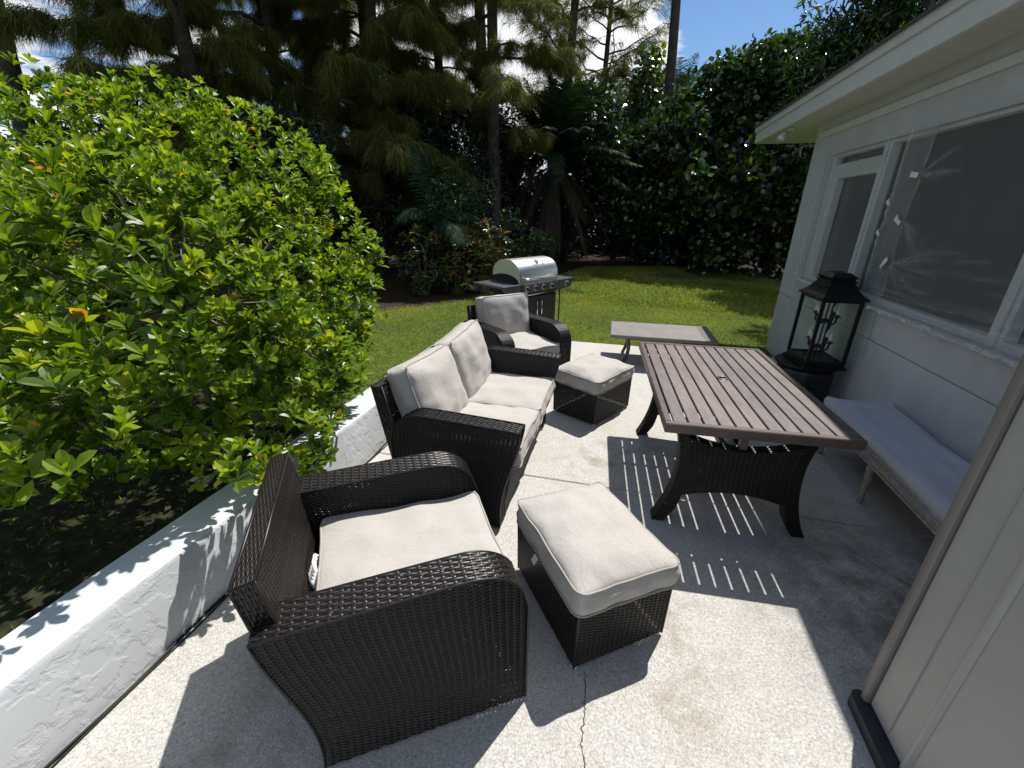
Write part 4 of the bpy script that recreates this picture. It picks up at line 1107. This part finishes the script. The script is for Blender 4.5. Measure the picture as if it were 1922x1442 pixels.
def rand_dir(n): return unit(rng.normal(size=(n, 3)))

# ---- hero bush
lumps = np.array([(-4.63, 2.97, 1.95, 0.80), (-3.85, 3.25, 1.98, 0.72), (-3.12, 3.45, 1.82, 0.66), (-2.70, 3.38, 1.36, 0.58), (-2.42, 3.05, 0.95, 0.50),
                  (-2.38, 2.62, 0.72, 0.48), (-1.92, 2.08, 0.80, 0.36), (-2.00, 1.70, 1.22, 0.46), (-2.36, 1.53, 1.32, 0.50), (-2.92, 1.42, 1.30, 0.55),
                  (-2.08, 1.48, 0.82, 0.34), (-2.42, 1.24, 0.85, 0.36), (-2.87, 1.14, 0.88, 0.43), (-2.75, 2.05, 1.62, 0.50), (-3.55, 2.05, 1.65, 0.62), (-2.60, 2.55, 1.30, 0.62),
                  (-3.5, 2.6, 1.2, 0.8), (-1.78, 2.05, 0.64, 0.22), (-1.58, 1.62, 0.62, 0.19), (-1.60, 1.37, 0.62, 0.12), (-2.0, 2.45, 0.66, 0.28), (-3.4, 1.2, 0.95, 0.5), (-1.86, 0.93, 1.03, 0.21), (-2.06, 0.9, 1.0, 0.24), (-1.98, 1.24, 1.12, 0.26), (-2.4, 0.95, 1.02, 0.28)])
def lump_shell(lumps, dens, inner=0.15, depth=0.25):
    out_p, out_d = [], []
    for i, (x, y, z, r) in enumerate(lumps):
        n = int(dens*4*math.pi*r*r)
        d = rand_dir(n); rr = r*(0.78+0.26*rng.random(n))*(1+0.10*np.array([noise.noise((a[0]*3+i, a[1]*3, a[2]*3)) for a in d])/0.6)
        p = np.array([x, y, z])+d*rr[:, None]
        keep = np.ones(n, bool)
        for j, (X, Y, Z, R) in enumerate(lumps):
            if j != i:
                ins = np.linalg.norm(p-np.array([X, Y, Z]), axis=1) < R-depth*min(1, R)
                keep &= ~(ins & (rng.random(n) > inner))
        out_p.append(p[keep]); out_d.append(d[keep])
    return np.concatenate(out_p), np.concatenate(out_d)
bp, bd = lump_shell(lumps, 150, 0.13)
keep = (bp[:, 2] > 0.22) & ~((bp[:, 0] > -2.2) & (bp[:, 2] < 0.42)); bp, bd = bp[keep], bd[keep]
nse = np.array([noise.noise((p[0]*1.6, p[1]*1.6, p[2]*1.6)) for p in bp])
ns2 = np.array([noise.noise((p[0]*4.2, p[1]*4.2, p[2]*4.2+7)) for p in bp])
keep = ((nse > -0.30) | (rng.random(len(bp)) < 0.35)) & ((ns2 > -0.10) | (rng.random(len(bp)) < 0.22)); bp, bd = bp[keep], bd[keep]
bush = thing('shrub', 'big bright green glossy leaved shrub overhanging the low white wall', 'shrub', (-3.0, 2.4, LZ))
sh = np.array([-3.0, 2.4, LZ])
axis = unit(bd*0.42+np.array([0, 0, 0.85])+rng.normal(0, 0.24, bd.shape))
mb = MB()
def rosettes(mb, pts, axis, tmpl, nl, smin, smax, ang=(35, 75), tmean=0.5, tsd=0.2, yellow=0.02):
    n = len(pts); t1 = unit(np.cross(axis, rng.normal(size=(n, 3)))); t2 = np.cross(axis, t1)
    base_t = rng.normal(tmean, tsd*0.6, n); rs = rng.uniform(smin, smax, n)
    for k in range(nl):
        inner_ = k < nl*0.4
        phi = 2*math.pi*k*0.382+rng.normal(0, 0.3, n)
        th_ = np.radians(rng.uniform(ang[0]*0.45, ang[0]*1.1, n) if inner_ else rng.uniform(ang[0]*1.2, ang[1]*1.15, n))
        rd = np.cos(phi)[:, None]*t1+np.sin(phi)[:, None]*t2
        dr = np.cos(th_)[:, None]*axis+np.sin(th_)[:, None]*rd
        nm = np.sin(th_)[:, None]*axis-np.cos(th_)[:, None]*rd
        sz = rs*(0.72 if inner_ else 1.0)*rng.uniform(0.8, 1.15, n)
        pos = pts-axis*(0.0 if inner_ else 0.022)*rng.uniform(0.3, 1.6, (n, 1))+dr*0.004
        ti = np.clip(base_t+(0.16 if inner_ else -0.04)+rng.normal(0, tsd*0.5, n), 0, 0.94)
        yl = rng.random(n) < (yellow if not inner_ else yellow*0.15); ti = np.where(yl, rng.uniform(0.97, 1.0, n), ti)
        kp = rng.random(n) > 0.06
        instance(mb, tmpl, pos[kp]-0, dr[kp], nm[kp]+rng.normal(0, 0.12, (kp.sum(), 3)), sz[kp], ti[kp])
nearb = np.linalg.norm(bp-np.array([0, 0, 1.74]), axis=1) < 1.75
for sel, a_, c_ in ((~nearb, 0.052, 0.098), (nearb, 0.045, 0.072)):
    rosettes(mb, (bp-sh)[sel], axis[sel], T_BUSH, 9, a_, c_, ang=(24, 60), tmean=0.55, tsd=0.28, yellow=0.008)
mb.build('foliage', M_bushleaf, bush, smooth=False)
mb = MB()
base = np.array([-2.75, 2.35, LZ])
for k in range(7):
    an_ = k*0.9; q = base+np.array([0.12*math.cos(an_), 0.12*math.sin(an_), 0]); hub = np.array([-3.2+0.7*math.cos(an_*1.7), 2.6+0.6*math.sin(an_*1.3), 0.9+0.3*(k % 3)])
    pts = [q, q*0.6+hub*0.4+np.array([0, 0, 0.1]), hub]
    mb.tube(np.array(pts)-sh, [0.03, 0.022, 0.015], 7)
    d2 = np.linalg.norm(bp-hub, axis=1); idx = np.argsort(d2)[:]; idx = rng.choice(idx[:900], 26, replace=False)
    for e in bp[idx]:
        md = (hub+e)/2+rng.normal(0, 0.06, 3)-np.array([0, 0, 0.05]); mb.tube(np.array([hub, md, e])-sh, [0.010, 0.006, 0.0035], 5, cap=False)
mb.build('branches', M_twig, bush, smooth=True)

# ---- trees
def limb_path(p0, az, L_, rise, droop, n=7, wig=0.12):
    t = np.linspace(0, 1, n); d = np.array([math.cos(az), math.sin(az), 0])
    P = p0[None]+d[None]*(t*L_)[:, None]; P[:, 2] += rise*t*L_-droop*t*t*L_
    P[1:] += rng.normal(0, wig*L_/n, (n-1, 3)); return P
def needle_tree(name, label, x, y, h, lean, r0, nl, zlo, Lmax, spr, blen, dens, trunk_only=False, mat=None, droop=(0.25, 0.5), width=0.0095, hang=0.6):
    root = thing(name, label, 'tree', (x, y, LZ), 0, 'tall pines behind the lawn')
    t = np.linspace(0, 1, 14); tr = np.stack([lean[0]*t*h+0.12*np.sin(t*5+x), lean[1]*t*h+0.1*np.sin(t*4+y), t*h], 1)
    br, cr_ = MB(), MB(); br.tube(tr, r0*(1-0.72*t)+0.01, 12); SP, SD_ = [], []
    for k in range(nl):
        f = zlo+(1-zlo)*(k+rng.random())/nl; p0 = np.array([np.interp(f, t, tr[:, i]) for i in range(3)])
        az = k*2.4+rng.normal(0, 0.5); Lk = Lmax*(1.05-0.75*f)*rng.uniform(0.6, 1.15)
        P = limb_path(p0, az, Lk, rng.uniform(0.15, 0.45), rng.uniform(*droop), wig=0.14)
        br.tube(P, np.linspace(max(0.012, 0.05*Lk/2.5), 0.006, len(P)), 6, cap=False)
        nsub = int(6+Lk*4.5)
        for s in range(nsub):
            ft_ = rng.uniform(0.25, 1.0); q = np.array([np.interp(ft_, np.linspace(0, 1, len(P)), P[:, i]) for i in range(3)])
            P2 = limb_path(q, az+rng.normal(0, 0.8), rng.uniform(0.35, 0.9)*min(1.0, Lk/2), rng.uniform(-0.1, 0.4), rng.uniform(0.2, 0.6), 5)
            br.tube(P2, np.linspace(0.010, 0.003, 5), 4, cap=False)
            for w in range(spr):
                ff = rng.uniform(0.25, 1.0); SP.append([np.interp(ff, np.linspace(0, 1, 5), P2[:, i]) for i in range(3)]); SD_.append(P2[-1]-P2[0])
    SP, SD_ = np.array(SP), unit(np.array(SD_)); n = len(SP)
    tb = rng.normal(0.45, 0.2, n)
    for k in range(int(dens*1.45)):
        d = SD_*rng.uniform(0.2, 0.9, (n, 1))+rng.normal(0, 0.42, (n, 3))+np.array([0, 0, -hang])
        blades(cr_, SP+rng.normal(0, 0.05, (n, 3)), d, rng.uniform(0.5, 1.15, n)*blen, np.full(n, width)*rng.uniform(0.6, 1.2, n), 0.25, np.clip(tb+rng.normal(0, 0.15, n), 0, 1))
    br.build('trunk', M_bark, root, smooth=True); cr_.build('crown', mat or M_needle, root)
    return root
# left wall of drooping pines
needle_tree('pine_tree', 'leaning pine at the upper left above the bright shrub', -10.0, 9.8, 14, (-0.02, 0.02), 0.22, 34, 0.15, 3.8, 22, 0.37, 9)
needle_tree('pine_tree', 'dark pine at the far upper left, its branches against blue sky', -14.6, 8.6, 13, (0.16, 0.0), 0.24, 18, 0.2, 4.6, 7, 0.33, 6, droop=(0.3, 0.6), hang=0.25)
needle_tree('pine_tree', 'second drooping pine from the left, behind the top of the shrub', -9.2, 11.4, 15, (0.0, 0.02), 0.20, 40, 0.14, 3.5, 22, 0.41, 9)
needle_tree('pine_tree', 'drooping pine just right of the shrub top, hanging lowest', -6.75, 11.6, 15, (0.01, 0.02), 0.20, 46, 0.13, 3.6, 22, 0.44, 10)
needle_tree('pine_tree', 'pine with a dark trunk partly hidden left of the straight bare trunk', -4.45, 14.2, 16, (0.0, 0.0), 0.20, 30, 0.28, 3.0, 15, 0.37, 7, hang=0.2)
needle_tree('pine_tree', 'tall straight pine trunk rising behind the small arching palm', -3.66, 12.6, 16, (0.006, 0.0), 0.17, 22, 0.22, 2.1, 19, 0.37, 9)
needle_tree('pine_tree', 'pale thin drooping tree behind the straight trunk and low dark shrubs', -7.9, 13.6, 15, (0.0, 0.0), 0.18, 40, 0.14, 3.6, 20, 0.41, 9)
needle_tree('pine_tree', 'drooping pine far back between the leaning pine and the lowest hanging one', -11.6, 14.5, 15, (0.0, 0.0), 0.18, 36, 0.14, 3.6, 19, 0.41, 8)
needle_tree('pine_tree', 'drooping pine behind the lowest hanging one, left of the twin trunks', -5.6, 13.4, 15, (0.0, 0.0), 0.15, 40, 0.19, 2.7, 18, 0.40, 9)
needle_tree('pine_tree', 'dim pine far back filling the gap above the left part of the shrub', -13.0, 12.2, 14, (0.0, 0.0), 0.17, 34, 0.15, 3.4, 16, 0.42, 8)
needle_tree('pine_tree', 'open pine with tufted dark branches beside the clouds', -2.4, 17.5, 15, (0.0, 0.0), 0.2, 30, 0.34, 3.2, 11, 0.33, 7, droop=(0.0, 0.3), hang=0.05)
needle_tree('pine_tree', 'slender feathery sparse tree against white cloud above the date palm', -1.55, 19.5, 13, (0.012, 0.0), 0.13, 54, 0.26, 3.2, 5, 0.25, 5, droop=(-0.4, -0.1), hang=0.3, width=0.016)
needle_tree('pine_tree', 'tall bare pine trunk standing clear against the sky right of centre', 0.95, 17.3, 17, (-0.02, 0.0), 0.19, 12, 0.50, 2.4, 9, 0.31, 7, droop=(0.0, 0.3), hang=0.1)

def broad_tree(name, label, x, y, z0, lumps_, dens, size, tmpl, mat, trunk=0.12, group=None, cat='tree', tmean=0.5, upb=0.5, inner=0.35, bark=None, yellow=0.0):
    root = thing(name, label, cat, (x, y, LZ), 0, group); sh = np.array([x, y, LZ])
    lm = np.array(lumps_, float)
    p, d = [], []
    for i, (X, Y, Z, R) in enumerate(lm):
        n = int(dens*R*R*4*math.pi); dd = rand_dir(n); rr = R*np.where(rng.random(n) < inner, rng.uniform(0.35, 0.8, n), rng.uniform(0.78, 1.05, n))
        q = np.array([X, Y, Z])+dd*rr[:, None]*np.array([1, 1, 0.9]); p.append(q); d.append(dd)
    p, d = np.concatenate(p), np.concatenate(d)
    ns_ = np.array([noise.noise((a[0]*1.1, a[1]*1.1, a[2]*1.1+x)) for a in p]); kp = (ns_ > -0.18) & (p[:, 2] > 0.05); p, d, ns_ = p[kp], d[kp], ns_[kp]
    n = len(p); mb = MB()
    # twigs of 3 leaves
    ti0 = rng.normal(tmean, 0.2, n)+0.25*ns_
    for k in range(3):
        dr = unit(d*0.5+rng.normal(0, 0.6, (n, 3))+np.array([0, 0, 0.1])); nm = unit(np.array([0, 0, upb])+d*0.45+rng.normal(0, 0.62, (n, 3)))
        ti = np.clip(ti0+rng.normal(0, 0.12, n), 0, 0.95); ti = np.where(rng.random(n) < yellow, 1.0, ti)
        instance(mb, tmpl, p-sh+rng.normal(0, size*0.35, (n, 3)), dr, nm, rng.uniform(0.6, 1.25, n)*size, ti)
    mb.build('crown', mat, root)
    mb = MB(); zt_ = lm[:, 2].max()
    c0 = lm[:, :3].mean(0)
    tr = np.array([(x, y, LZ), ((x*2+c0[0])/3, (y*2+c0[1])/3, zt_*0.3), ((x+c0[0])/2, (y+c0[1])/2, zt_*0.55)]); mb.tube(tr-sh, [trunk, trunk*0.75, trunk*0.5], 9)
    for X, Y, Z, R in lm:
        st_ = tr[1]*0.5+tr[2]*0.5; e = np.array([X, Y, Z]); md = (st_+e)/2+rng.normal(0, 0.2, 3); mb.tube(np.array([st_, md, e])-sh, [trunk*0.42, trunk*0.25, trunk*0.1], 6, cap=False)
        for k in range(5):
            e2 = e+rand_dir(1)[0]*R*0.9; mb.tube(np.array([e, (e+e2)/2+rng.normal(0, 0.1, 3), e2])-sh, [trunk*0.12, trunk*0.08, 0.008], 5, cap=False)
    mb.build('trunk', bark or M_bark, root, smooth=True)
    return root
def rl(cx, cy, cz, sx, sy, sz, n, r):
    out_ = []
    for k in range(n):
        z = max(0.5, cz+sz*(2*(k+rng.random())/n-1))
        out_.append((cx+rng.normal()*sx, cy+rng.normal()*sy-0.22*(z-cz)+0.35, z, r*rng.uniform(0.7, 1.2)*(0.75+0.35*min(1, z/3))))
    return out_
def bough(cx, cy, n):
    return [(cx+rng.uniform(-1.1, 1.1), cy+rng.uniform(-0.4, 0.5), rng.uniform(1.2, 4.2), rng.uniform(0.28, 0.5)) for _ in range(n)]
# right hand hedge of glossy broadleaf trees
broad_tree('broadleaf_tree', 'glossy broadleaf tree left in the hedge, in front of the bare pine trunk', 0.5, 16.9, 0, rl(0.35, 16.8, 2.3, 0.9, 0.5, 2.1, 13, 1.1)+bough(0.3, 14.9, 6), 52, 0.155, T_ROUND, M_broad, group='broadleaf trees behind the lawn')
broad_tree('broadleaf_tree', 'round leaved sea grape tree in the middle of the hedge under blue sky', 2.7, 16.6, 0, rl(2.7, 16.5, 2.9, 0.8, 0.5, 2.5, 14, 1.15)+bough(2.5, 14.4, 8)+[(1.8, 16.5, 5.0, 0.8), (1.3, 16.7, 4.4, 0.9), (2.5, 16.3, 5.3, 0.85), (3.2, 16.2, 5.0, 0.9), (1.9, 16.4, 3.8, 1.0)], 52, 0.155, T_ROUND, M_broad, group='broadleaf trees behind the lawn')
broad_tree('broadleaf_tree', 'round leaved tree right of the bare white branches', 4.4, 15.4, 0, rl(4.5, 15.2, 2.7, 0.8, 0.5, 2.2, 13, 1.1)+bough(4.3, 13.4, 7), 52, 0.155, T_ROUND, M_broad, group='broadleaf trees behind the lawn')
broad_tree('mango_tree', 'tall long leaved tree showing above the house roof', 6.0, 13.6, 0, rl(5.75, 13.5, 4.0, 0.7, 0.5, 2.0, 12, 1.1)+[(3.7, 13.1, 5.0, 0.5), (4.1, 13.1, 5.5, 0.65), (3.9, 13.1, 4.4, 0.6), (4.6, 13.2, 5.0, 0.8), (4.2, 13.1, 6.2, 0.55), (4.7, 13.2, 5.4, 0.75), (4.3, 13.1, 6.0, 0.6), (5.1, 13.1, 6.3, 0.8), (5.9, 13.2, 6.4, 0.9), (4.9, 13.0, 4.7, 0.7), (5.5, 13.0, 5.6, 0.8), (4.5, 13.0, 6.9, 0.6), (5.6, 12.3, 7.9, 0.9), (4.9, 11.8, 8.4, 0.8), (6.4, 12.2, 8.0, 1.1)], 30, 0.24, T_LONG, M_broad, trunk=0.2, group='broadleaf trees behind the lawn')
broad_tree('broadleaf_tree', 'low glossy bush at the house corner under the eave', 5.6, 14.0, 0, rl(5.2, 14.2, 1.9, 0.9, 0.4, 1.5, 9, 1.0), 34, 0.19, T_ROUND, M_broad, group='broadleaf trees behind the lawn')
broad_tree('broadleaf_tree', 'yellowish sparse treetop left of the bare pine trunk', -0.4, 18.2, 0, [(-0.2, 18, 5.2, 0.8), (0.35, 18.2, 5.9, 0.65), (-0.6, 18.3, 4.5, 0.9), (0.3, 18.4, 4.7, 0.9), (0.2, 18, 6.5, 0.4)], 26, 0.19, T_ROUND, M_broad, group='broadleaf trees behind the lawn', tmean=0.8)
# dark understory behind the palms
ug = 'dark understory shrubs'
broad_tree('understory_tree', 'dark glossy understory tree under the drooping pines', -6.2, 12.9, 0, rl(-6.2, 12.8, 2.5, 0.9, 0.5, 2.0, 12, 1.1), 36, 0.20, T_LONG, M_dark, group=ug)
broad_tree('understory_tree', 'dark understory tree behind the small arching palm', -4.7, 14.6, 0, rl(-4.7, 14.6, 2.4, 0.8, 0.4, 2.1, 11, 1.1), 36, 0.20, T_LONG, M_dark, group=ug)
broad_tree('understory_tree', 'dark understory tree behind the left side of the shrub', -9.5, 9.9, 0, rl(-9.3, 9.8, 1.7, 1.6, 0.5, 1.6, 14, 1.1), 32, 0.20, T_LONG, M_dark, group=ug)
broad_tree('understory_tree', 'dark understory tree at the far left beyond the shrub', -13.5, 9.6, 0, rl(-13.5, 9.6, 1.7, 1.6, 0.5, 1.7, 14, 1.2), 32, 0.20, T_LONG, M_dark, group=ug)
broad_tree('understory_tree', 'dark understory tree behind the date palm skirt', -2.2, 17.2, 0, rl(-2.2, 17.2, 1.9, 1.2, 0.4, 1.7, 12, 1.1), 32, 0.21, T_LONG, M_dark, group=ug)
# creeping vines and lit leaf patch between palm and croton
broad_tree('vine_clump', 'bluish green vine clump below the small arching palm', -4.3, 9.9, 0, rl(-4.4, 10.0, 1.3, 0.5, 0.25, 0.9, 9, 0.55), 90, 0.10, T_QUICK, M_broad, trunk=0.03, cat='shrub', tmean=0.3)
# the far woods as one dark mass
mb = MB(); n = 26000
wx = rng.uniform(-34, 26, n); wy = 20.5+rng.random(n)*7+np.abs(wx)*0.05; wz = rng.random(n)**0.8*(3.6+1.2*np.sin(wx*0.7)+0.8*np.sin(wx*1.9))
wy = np.where(wx < -9, wy-6.5, wy)
pz = np.stack([wx, wy, wz], 1)
instance(mb, T_QUICK, pz, rand_dir(n), rand_dir(n)+np.array([0, -0.4, 0.5]), rng.uniform(0.35, 0.8, n), np.clip(rng.normal(0.4, 0.2, n), 0, 1))
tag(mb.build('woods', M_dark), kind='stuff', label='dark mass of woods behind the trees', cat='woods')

# ---- palms
def frond(lm, rm, p0, az, el, L_, droop, nleaf, llen, width, tint, twist=0.0, vdrop=0.3, steps=12):
    t = np.linspace(0, 1, steps); d = np.array([math.cos(az)*math.cos(el), math.sin(az)*math.cos(el), math.sin(el)])
    P = p0+d*(t*L_)[:, None]; P[:, 2] -= droop*L_*t**2; 
    rm.tube(P, np.linspace(0.018, 0.004, steps), 5, cap=False)
    tt = np.linspace(0.12, 1, nleaf); Q = np.stack([np.interp(tt, t, P[:, i]) for i in range(3)], 1)
    T = unit(np.gradient(Q, axis=0)); S = unit(np.cross(T, np.array([0, 0, 1.0]))); N = np.cross(S, T)
    prof = np.sin(np.pi*np.clip(tt*0.92+0.06, 0, 1))**0.6
    for sg in (-1, 1):
        dr = S*sg*0.8+T*0.62+N*0.22+np.array([0, 0, -vdrop])+rng.normal(0, 0.07, (nleaf, 3))
        blades(lm, Q, dr, llen*prof*rng.uniform(0.85, 1.1, nleaf), np.full(nleaf, width*1.15), 0.25, np.clip(tint+rng.normal(0, 0.15, nleaf), 0, 1), up=N+rng.normal(0, 0.25, (nleaf, 3)))
def palm(name, label, x, y, zc, nf, L_, dead, trunk_r, nleaf=46, llen=0.42, el=(-0.2, 1.35), drp=(0.25, 0.6)):
    root = thing(name, label, 'palm', (x, y, LZ)); c = np.array([0, 0, zc-LZ])
    mb = MB(); zz = np.linspace(0, zc-LZ, 12); mb.tube(np.stack([0.05*np.sin(zz), 0*zz, zz], 1), trunk_r*(1+0.12*np.sin(zz*14)), 12); mb.build('trunk', M_bark, root, smooth=True)
    lm, rm = MB(), MB()
    for k in range(nf):
        e = el[0]+(el[1]-el[0])*((k+0.5)/nf)**0.8; frond(lm, rm, c, k*2.399+rng.normal(0, 0.2), e, L_*rng.uniform(0.85, 1.1), rng.uniform(*drp), nleaf, llen, 0.020, rng.normal(0.5, 0.18))
    lm.build('fronds', M_palm, root); rm.build('frond_stalks', M_palm, root)
    if dead:
        lm, rm = MB(), MB()
        for k in range(dead):
            frond(lm, rm, c-np.array([0, 0, 0.15]), k*2.399, rng.uniform(-0.9, -0.3), L_*rng.uniform(0.5, 0.8), rng.uniform(0.5, 0.9), nleaf, llen*0.7, 0.014, rng.normal(0.5, 0.25), vdrop=1.3)
        lm.build('dead_fronds', M_deadpalm, root); rm.build('dead_frond_stalks', M_deadpalm, root)
    return root
palm('date_palm', 'shaggy date palm with a skirt of dead hanging fronds behind the lawn', -2.42, 15.0, 3.25, 110, 2.9, 30, 0.2, nleaf=60, llen=0.45, el=(0.0, 1.45), drp=(0.15, 0.5))
palm('feather_palm', 'grey green feather palm crown peeking beside the bare pine trunk', 1.5, 20.2, 5.7, 20, 1.7, 0, 0.12, nleaf=30, llen=0.6, el=(0.2, 1.4), drp=(0.1, 0.4))
palm('feather_palm', 'bright young palm fronds at the left foot of the date palm', -3.9, 15.8, 3.4, 10, 1.6, 0, 0.08, nleaf=30, llen=0.45)
# small arching palm with named fronds
ap = thing('arching_palm', 'small palm with long arching fronds, one turning yellow, beside the crotons', 'palm', (-4.15, 9.5, LZ))
mb = MB(); zz = np.linspace(0, 1.45, 8); mb.tube(np.stack([0.04*np.sin(zz*2), 0*zz, zz], 1), np.linspace(0.07, 0.05, 8), 10); mb.build('trunk', M_bark, ap, smooth=True)
c = np.array([0.03, 0, 1.45])
for az, e, L_, dr_, mt_, ti in ((2.5, 1.15, 2.1, 0.12, M_palm, 0.6), (0.25, 0.75, 1.75, 0.75, M_palm, 0.75), (0.0, 0.35, 1.5, 0.75, M_yellowpalm, 0.75), (3.3, 0.65, 1.7, 0.85, M_palm, 0.3), (4.2, 0.9, 1.6, 0.7, M_palm, 0.4), (1.5, 1.0, 1.7, 0.5, M_palm, 0.4), (5.6, 0.6, 1.3, 0.8, M_palm, 0.5)):
    lm = MB(); frond(lm, lm, c, az, e, L_, dr_, 84, 0.46, 0.015, ti, vdrop=0.5, steps=16); lm.build('frond', mt_, ap)

# ---- crotons and small shrubs
def croton(label, x, y, h, r, n, tm):
    root = thing('croton_shrub', label, 'shrub', (x, y, LZ), 0, 'croton shrubs in the bed'); mb = MB()
    d = rand_dir(n); p = d*np.array([r, r*0.8, h*0.5])*(0.55+0.5*rng.random((n, 1)))+np.array([0, 0, h*0.55]); p[:, 2] = np.abs(p[:, 2])+0.05
    ax_ = unit(d*0.6+np.array([0, 0, 0.7])+rng.normal(0, 0.25, (n, 3)))
    n2 = len(p); t1 = unit(np.cross(ax_, rng.normal(size=(n2, 3)))); t2 = np.cross(ax_, t1); bt_ = rng.normal(tm, 0.2, n2)
    for k in range(7):
        ph = 2*math.pi*k/7+rng.normal(0, 0.3, n2); th_ = np.radians(rng.uniform(30, 85, n2)); rd = np.cos(ph)[:, None]*t1+np.sin(ph)[:, None]*t2
        dr = np.cos(th_)[:, None]*ax_+np.sin(th_)[:, None]*rd; nm = np.sin(th_)[:, None]*ax_-np.cos(th_)[:, None]*rd
        instance(mb, T_LONG, p, dr, nm, rng.uniform(0.13, 0.23, n2), np.clip(bt_+rng.normal(0, 0.22, n2), 0, 1))
    mb.build('foliage', M_croton, root)
    mb = MB()
    for e in p[:14]: mb.tube(np.array([(e[0]*0.2, e[1]*0.2, 0), e*0.55, e]), [0.012, 0.009, 0.005], 5)
    mb.build('stems', M_twig, root)
croton('dark green and bronze croton shrub nearest the big bright shrub', -4.25, 8.9, 1.25, 0.62, 150, 0.24)
croton('yellow and green croton shrub, middle of the bed', -3.6, 9.3, 1.2, 0.55, 130, 0.40)
croton('yellow and red croton shrub just left of the grill lid', -3.05, 9.6, 1.45, 0.50, 140, 0.52)
broad_tree('hedge_shrub', 'small leaved green shrub behind the grill lid', -2.4, 10.8, 0, rl(-2.4, 10.8, 0.8, 0.25, 0.2, 0.4, 6, 0.4), 90, 0.10, T_QUICK, M_broad, trunk=0.025, cat='shrub', tmean=0.35)
broad_tree('hedge_shrub', 'small leaved green shrub rising behind the crotons', -3.5, 10.3, 0, rl(-3.5, 10.3, 1.1, 0.3, 0.2, 0.5, 6, 0.42), 90, 0.10, T_QUICK, M_broad, trunk=0.025, cat='shrub', tmean=0.4)
# bare pale branching trunk in front of the hedge
bt_ = thing('bare_tree', 'bare crooked tree with pale leafless branches in front of the dark hedge', 'tree', (2.45, 14.9, LZ))
mb = MB()
mb.tube([(0, 0, 0), (0.05, 0, 0.9), (0.0, 0, 1.7), (0.05, 0, 2.3), (-0.12, 0, 2.85)], [0.10, 0.08, 0.065, 0.05, 0.03], 9)
mb.build('trunk', M_bark, bt_, smooth=True)
mb = MB()
for pts in ([(-0.12, 0, 2.85), (0.15, -0.1, 2.95), (0.5, -0.1, 2.75), (0.85, -0.1, 2.5)], [(0.05, 0, 2.3), (0.3, -0.1, 2.2), (0.5, -0.05, 2.35), (0.85, -0.1, 2.5)], [(0.15, -0.1, 2.95), (0.25, -0.1, 2.6), (0.3, -0.1, 2.25)], [(-0.12, 0, 2.85), (-0.3, -0.1, 3.0), (-0.55, -0.1, 3.15)], [(0.0, 0, 1.7), (0.2, -0.1, 1.65), (0.45, -0.1, 1.75)], [(0.85, -0.1, 2.5), (1.05, -0.1, 2.3), (1.2, -0.1, 2.05)], [(0.85, -0.1, 2.5), (1.0, -0.1, 2.65)]):
    mb.tube(pts, np.linspace(0.032, 0.014, len(pts)), 7)
mb.build('branches', M_palebark, bt_, smooth=True)

# ---- grass blades
def inlawn(x, y):
    ex = np.array([e[0] for e in edge]); ey = np.array([e[1] for e in edge])
    return y < np.interp(x, ex, ey)+0.15
def scatter(n, x0, x1, y0, y1):
    x = rng.uniform(x0, x1, n); y = rng.uniform(y0, y1, n); k = ~((((x+3.4)/1.75)**2+((y-2.0)/1.6)**2 < 1) & (rng.random(n) < 0.72)) & ~((x > -3) & (y < 3) & (y > 0.45) & (rng.random(n) < 0.6)) & inlawn(x, y) & ~((x > -1.97) & (x < 2.12) & (y < 6.05)) & ~((x > 2.05) & (y < 6.6)); return x[k], y[k]
mb = MB()
for n, reg, sz in ((80000, (-6, 4.5, 4.0, 9.5), 0.055), (60000, (-3.5, 6.5, 9.0, 16.8), 0.085), (15000, (-5.5, -1.93, -0.2, 4.2), 0.05)):
    x, y = scatter(n, *reg); k = len(x); d = rng.normal(0, 0.45, (k, 3)); d[:, 2] = 1
    pt = np.array([noise.noise((a*0.9, c*0.9, 0)) for a, c in zip(x, y)])
    blades(mb, np.stack([x, y, np.full(k, LZ)], 1), d, rng.uniform(0.5, 1.2, k)*sz*(1+0.4*pt), np.full(k, 0.007 if sz < 0.06 else 0.013), 0.3, np.clip(rng.normal(0.52, 0.22, k)+0.45*pt, 0, 1))
k = 2600; x = rng.uniform(-1.9, 2.2, k); y = 6.045+rng.exponential(0.03, k)
d = rng.normal(0, 0.5, (k, 3)); d[:, 2] = 0.9; d[:, 1] -= 0.25
blades(mb, np.stack([x, y, np.full(k, LZ)], 1), d, rng.uniform(0.05, 0.11, k)*(0.7+0.6*np.array([noise.noise((a*3, 0, 5)) for a in x])), np.full(k, 0.007), 0.35, np.clip(rng.normal(0.55, 0.25, k), 0, 1))
k = 1500; y = rng.uniform(-0.5, 5.9, k); x = -1.952-rng.exponential(0.02, k)
d = rng.normal(0, 0.45, (k, 3)); d[:, 2] = 1
blades(mb, np.stack([x, y, np.full(k, LZ)], 1), d, rng.uniform(0.05, 0.12, k), np.full(k, 0.006), 0.3, np.clip(rng.normal(0.5, 0.25, k), 0, 1))
tag(mb.build('grass', M_grass), 'sunlit lawn grass beyond the patio', 'grass', kind='stuff')
# fallen leaves on the ground under the shrub
mb = MB(); n = 1100; x = rng.uniform(-5, -1.95, n); y = rng.uniform(0.2, 4, n)
instance(mb, T_QUICK, np.stack([x, y, np.full(n, LZ+0.03)], 1), rand_dir(n)*np.array([1, 1, 0.15]), np.tile([0, 0, 1.0], (n, 1))+rng.normal(0, 0.3, (n, 3)), rng.uniform(0.03, 0.07, n), np.full(n, 0.5))
tag(mb.build('fallen_leaves', M_deadpalm), 'dry fallen leaves in the grass under the shrub', 'leaves', kind='stuff')
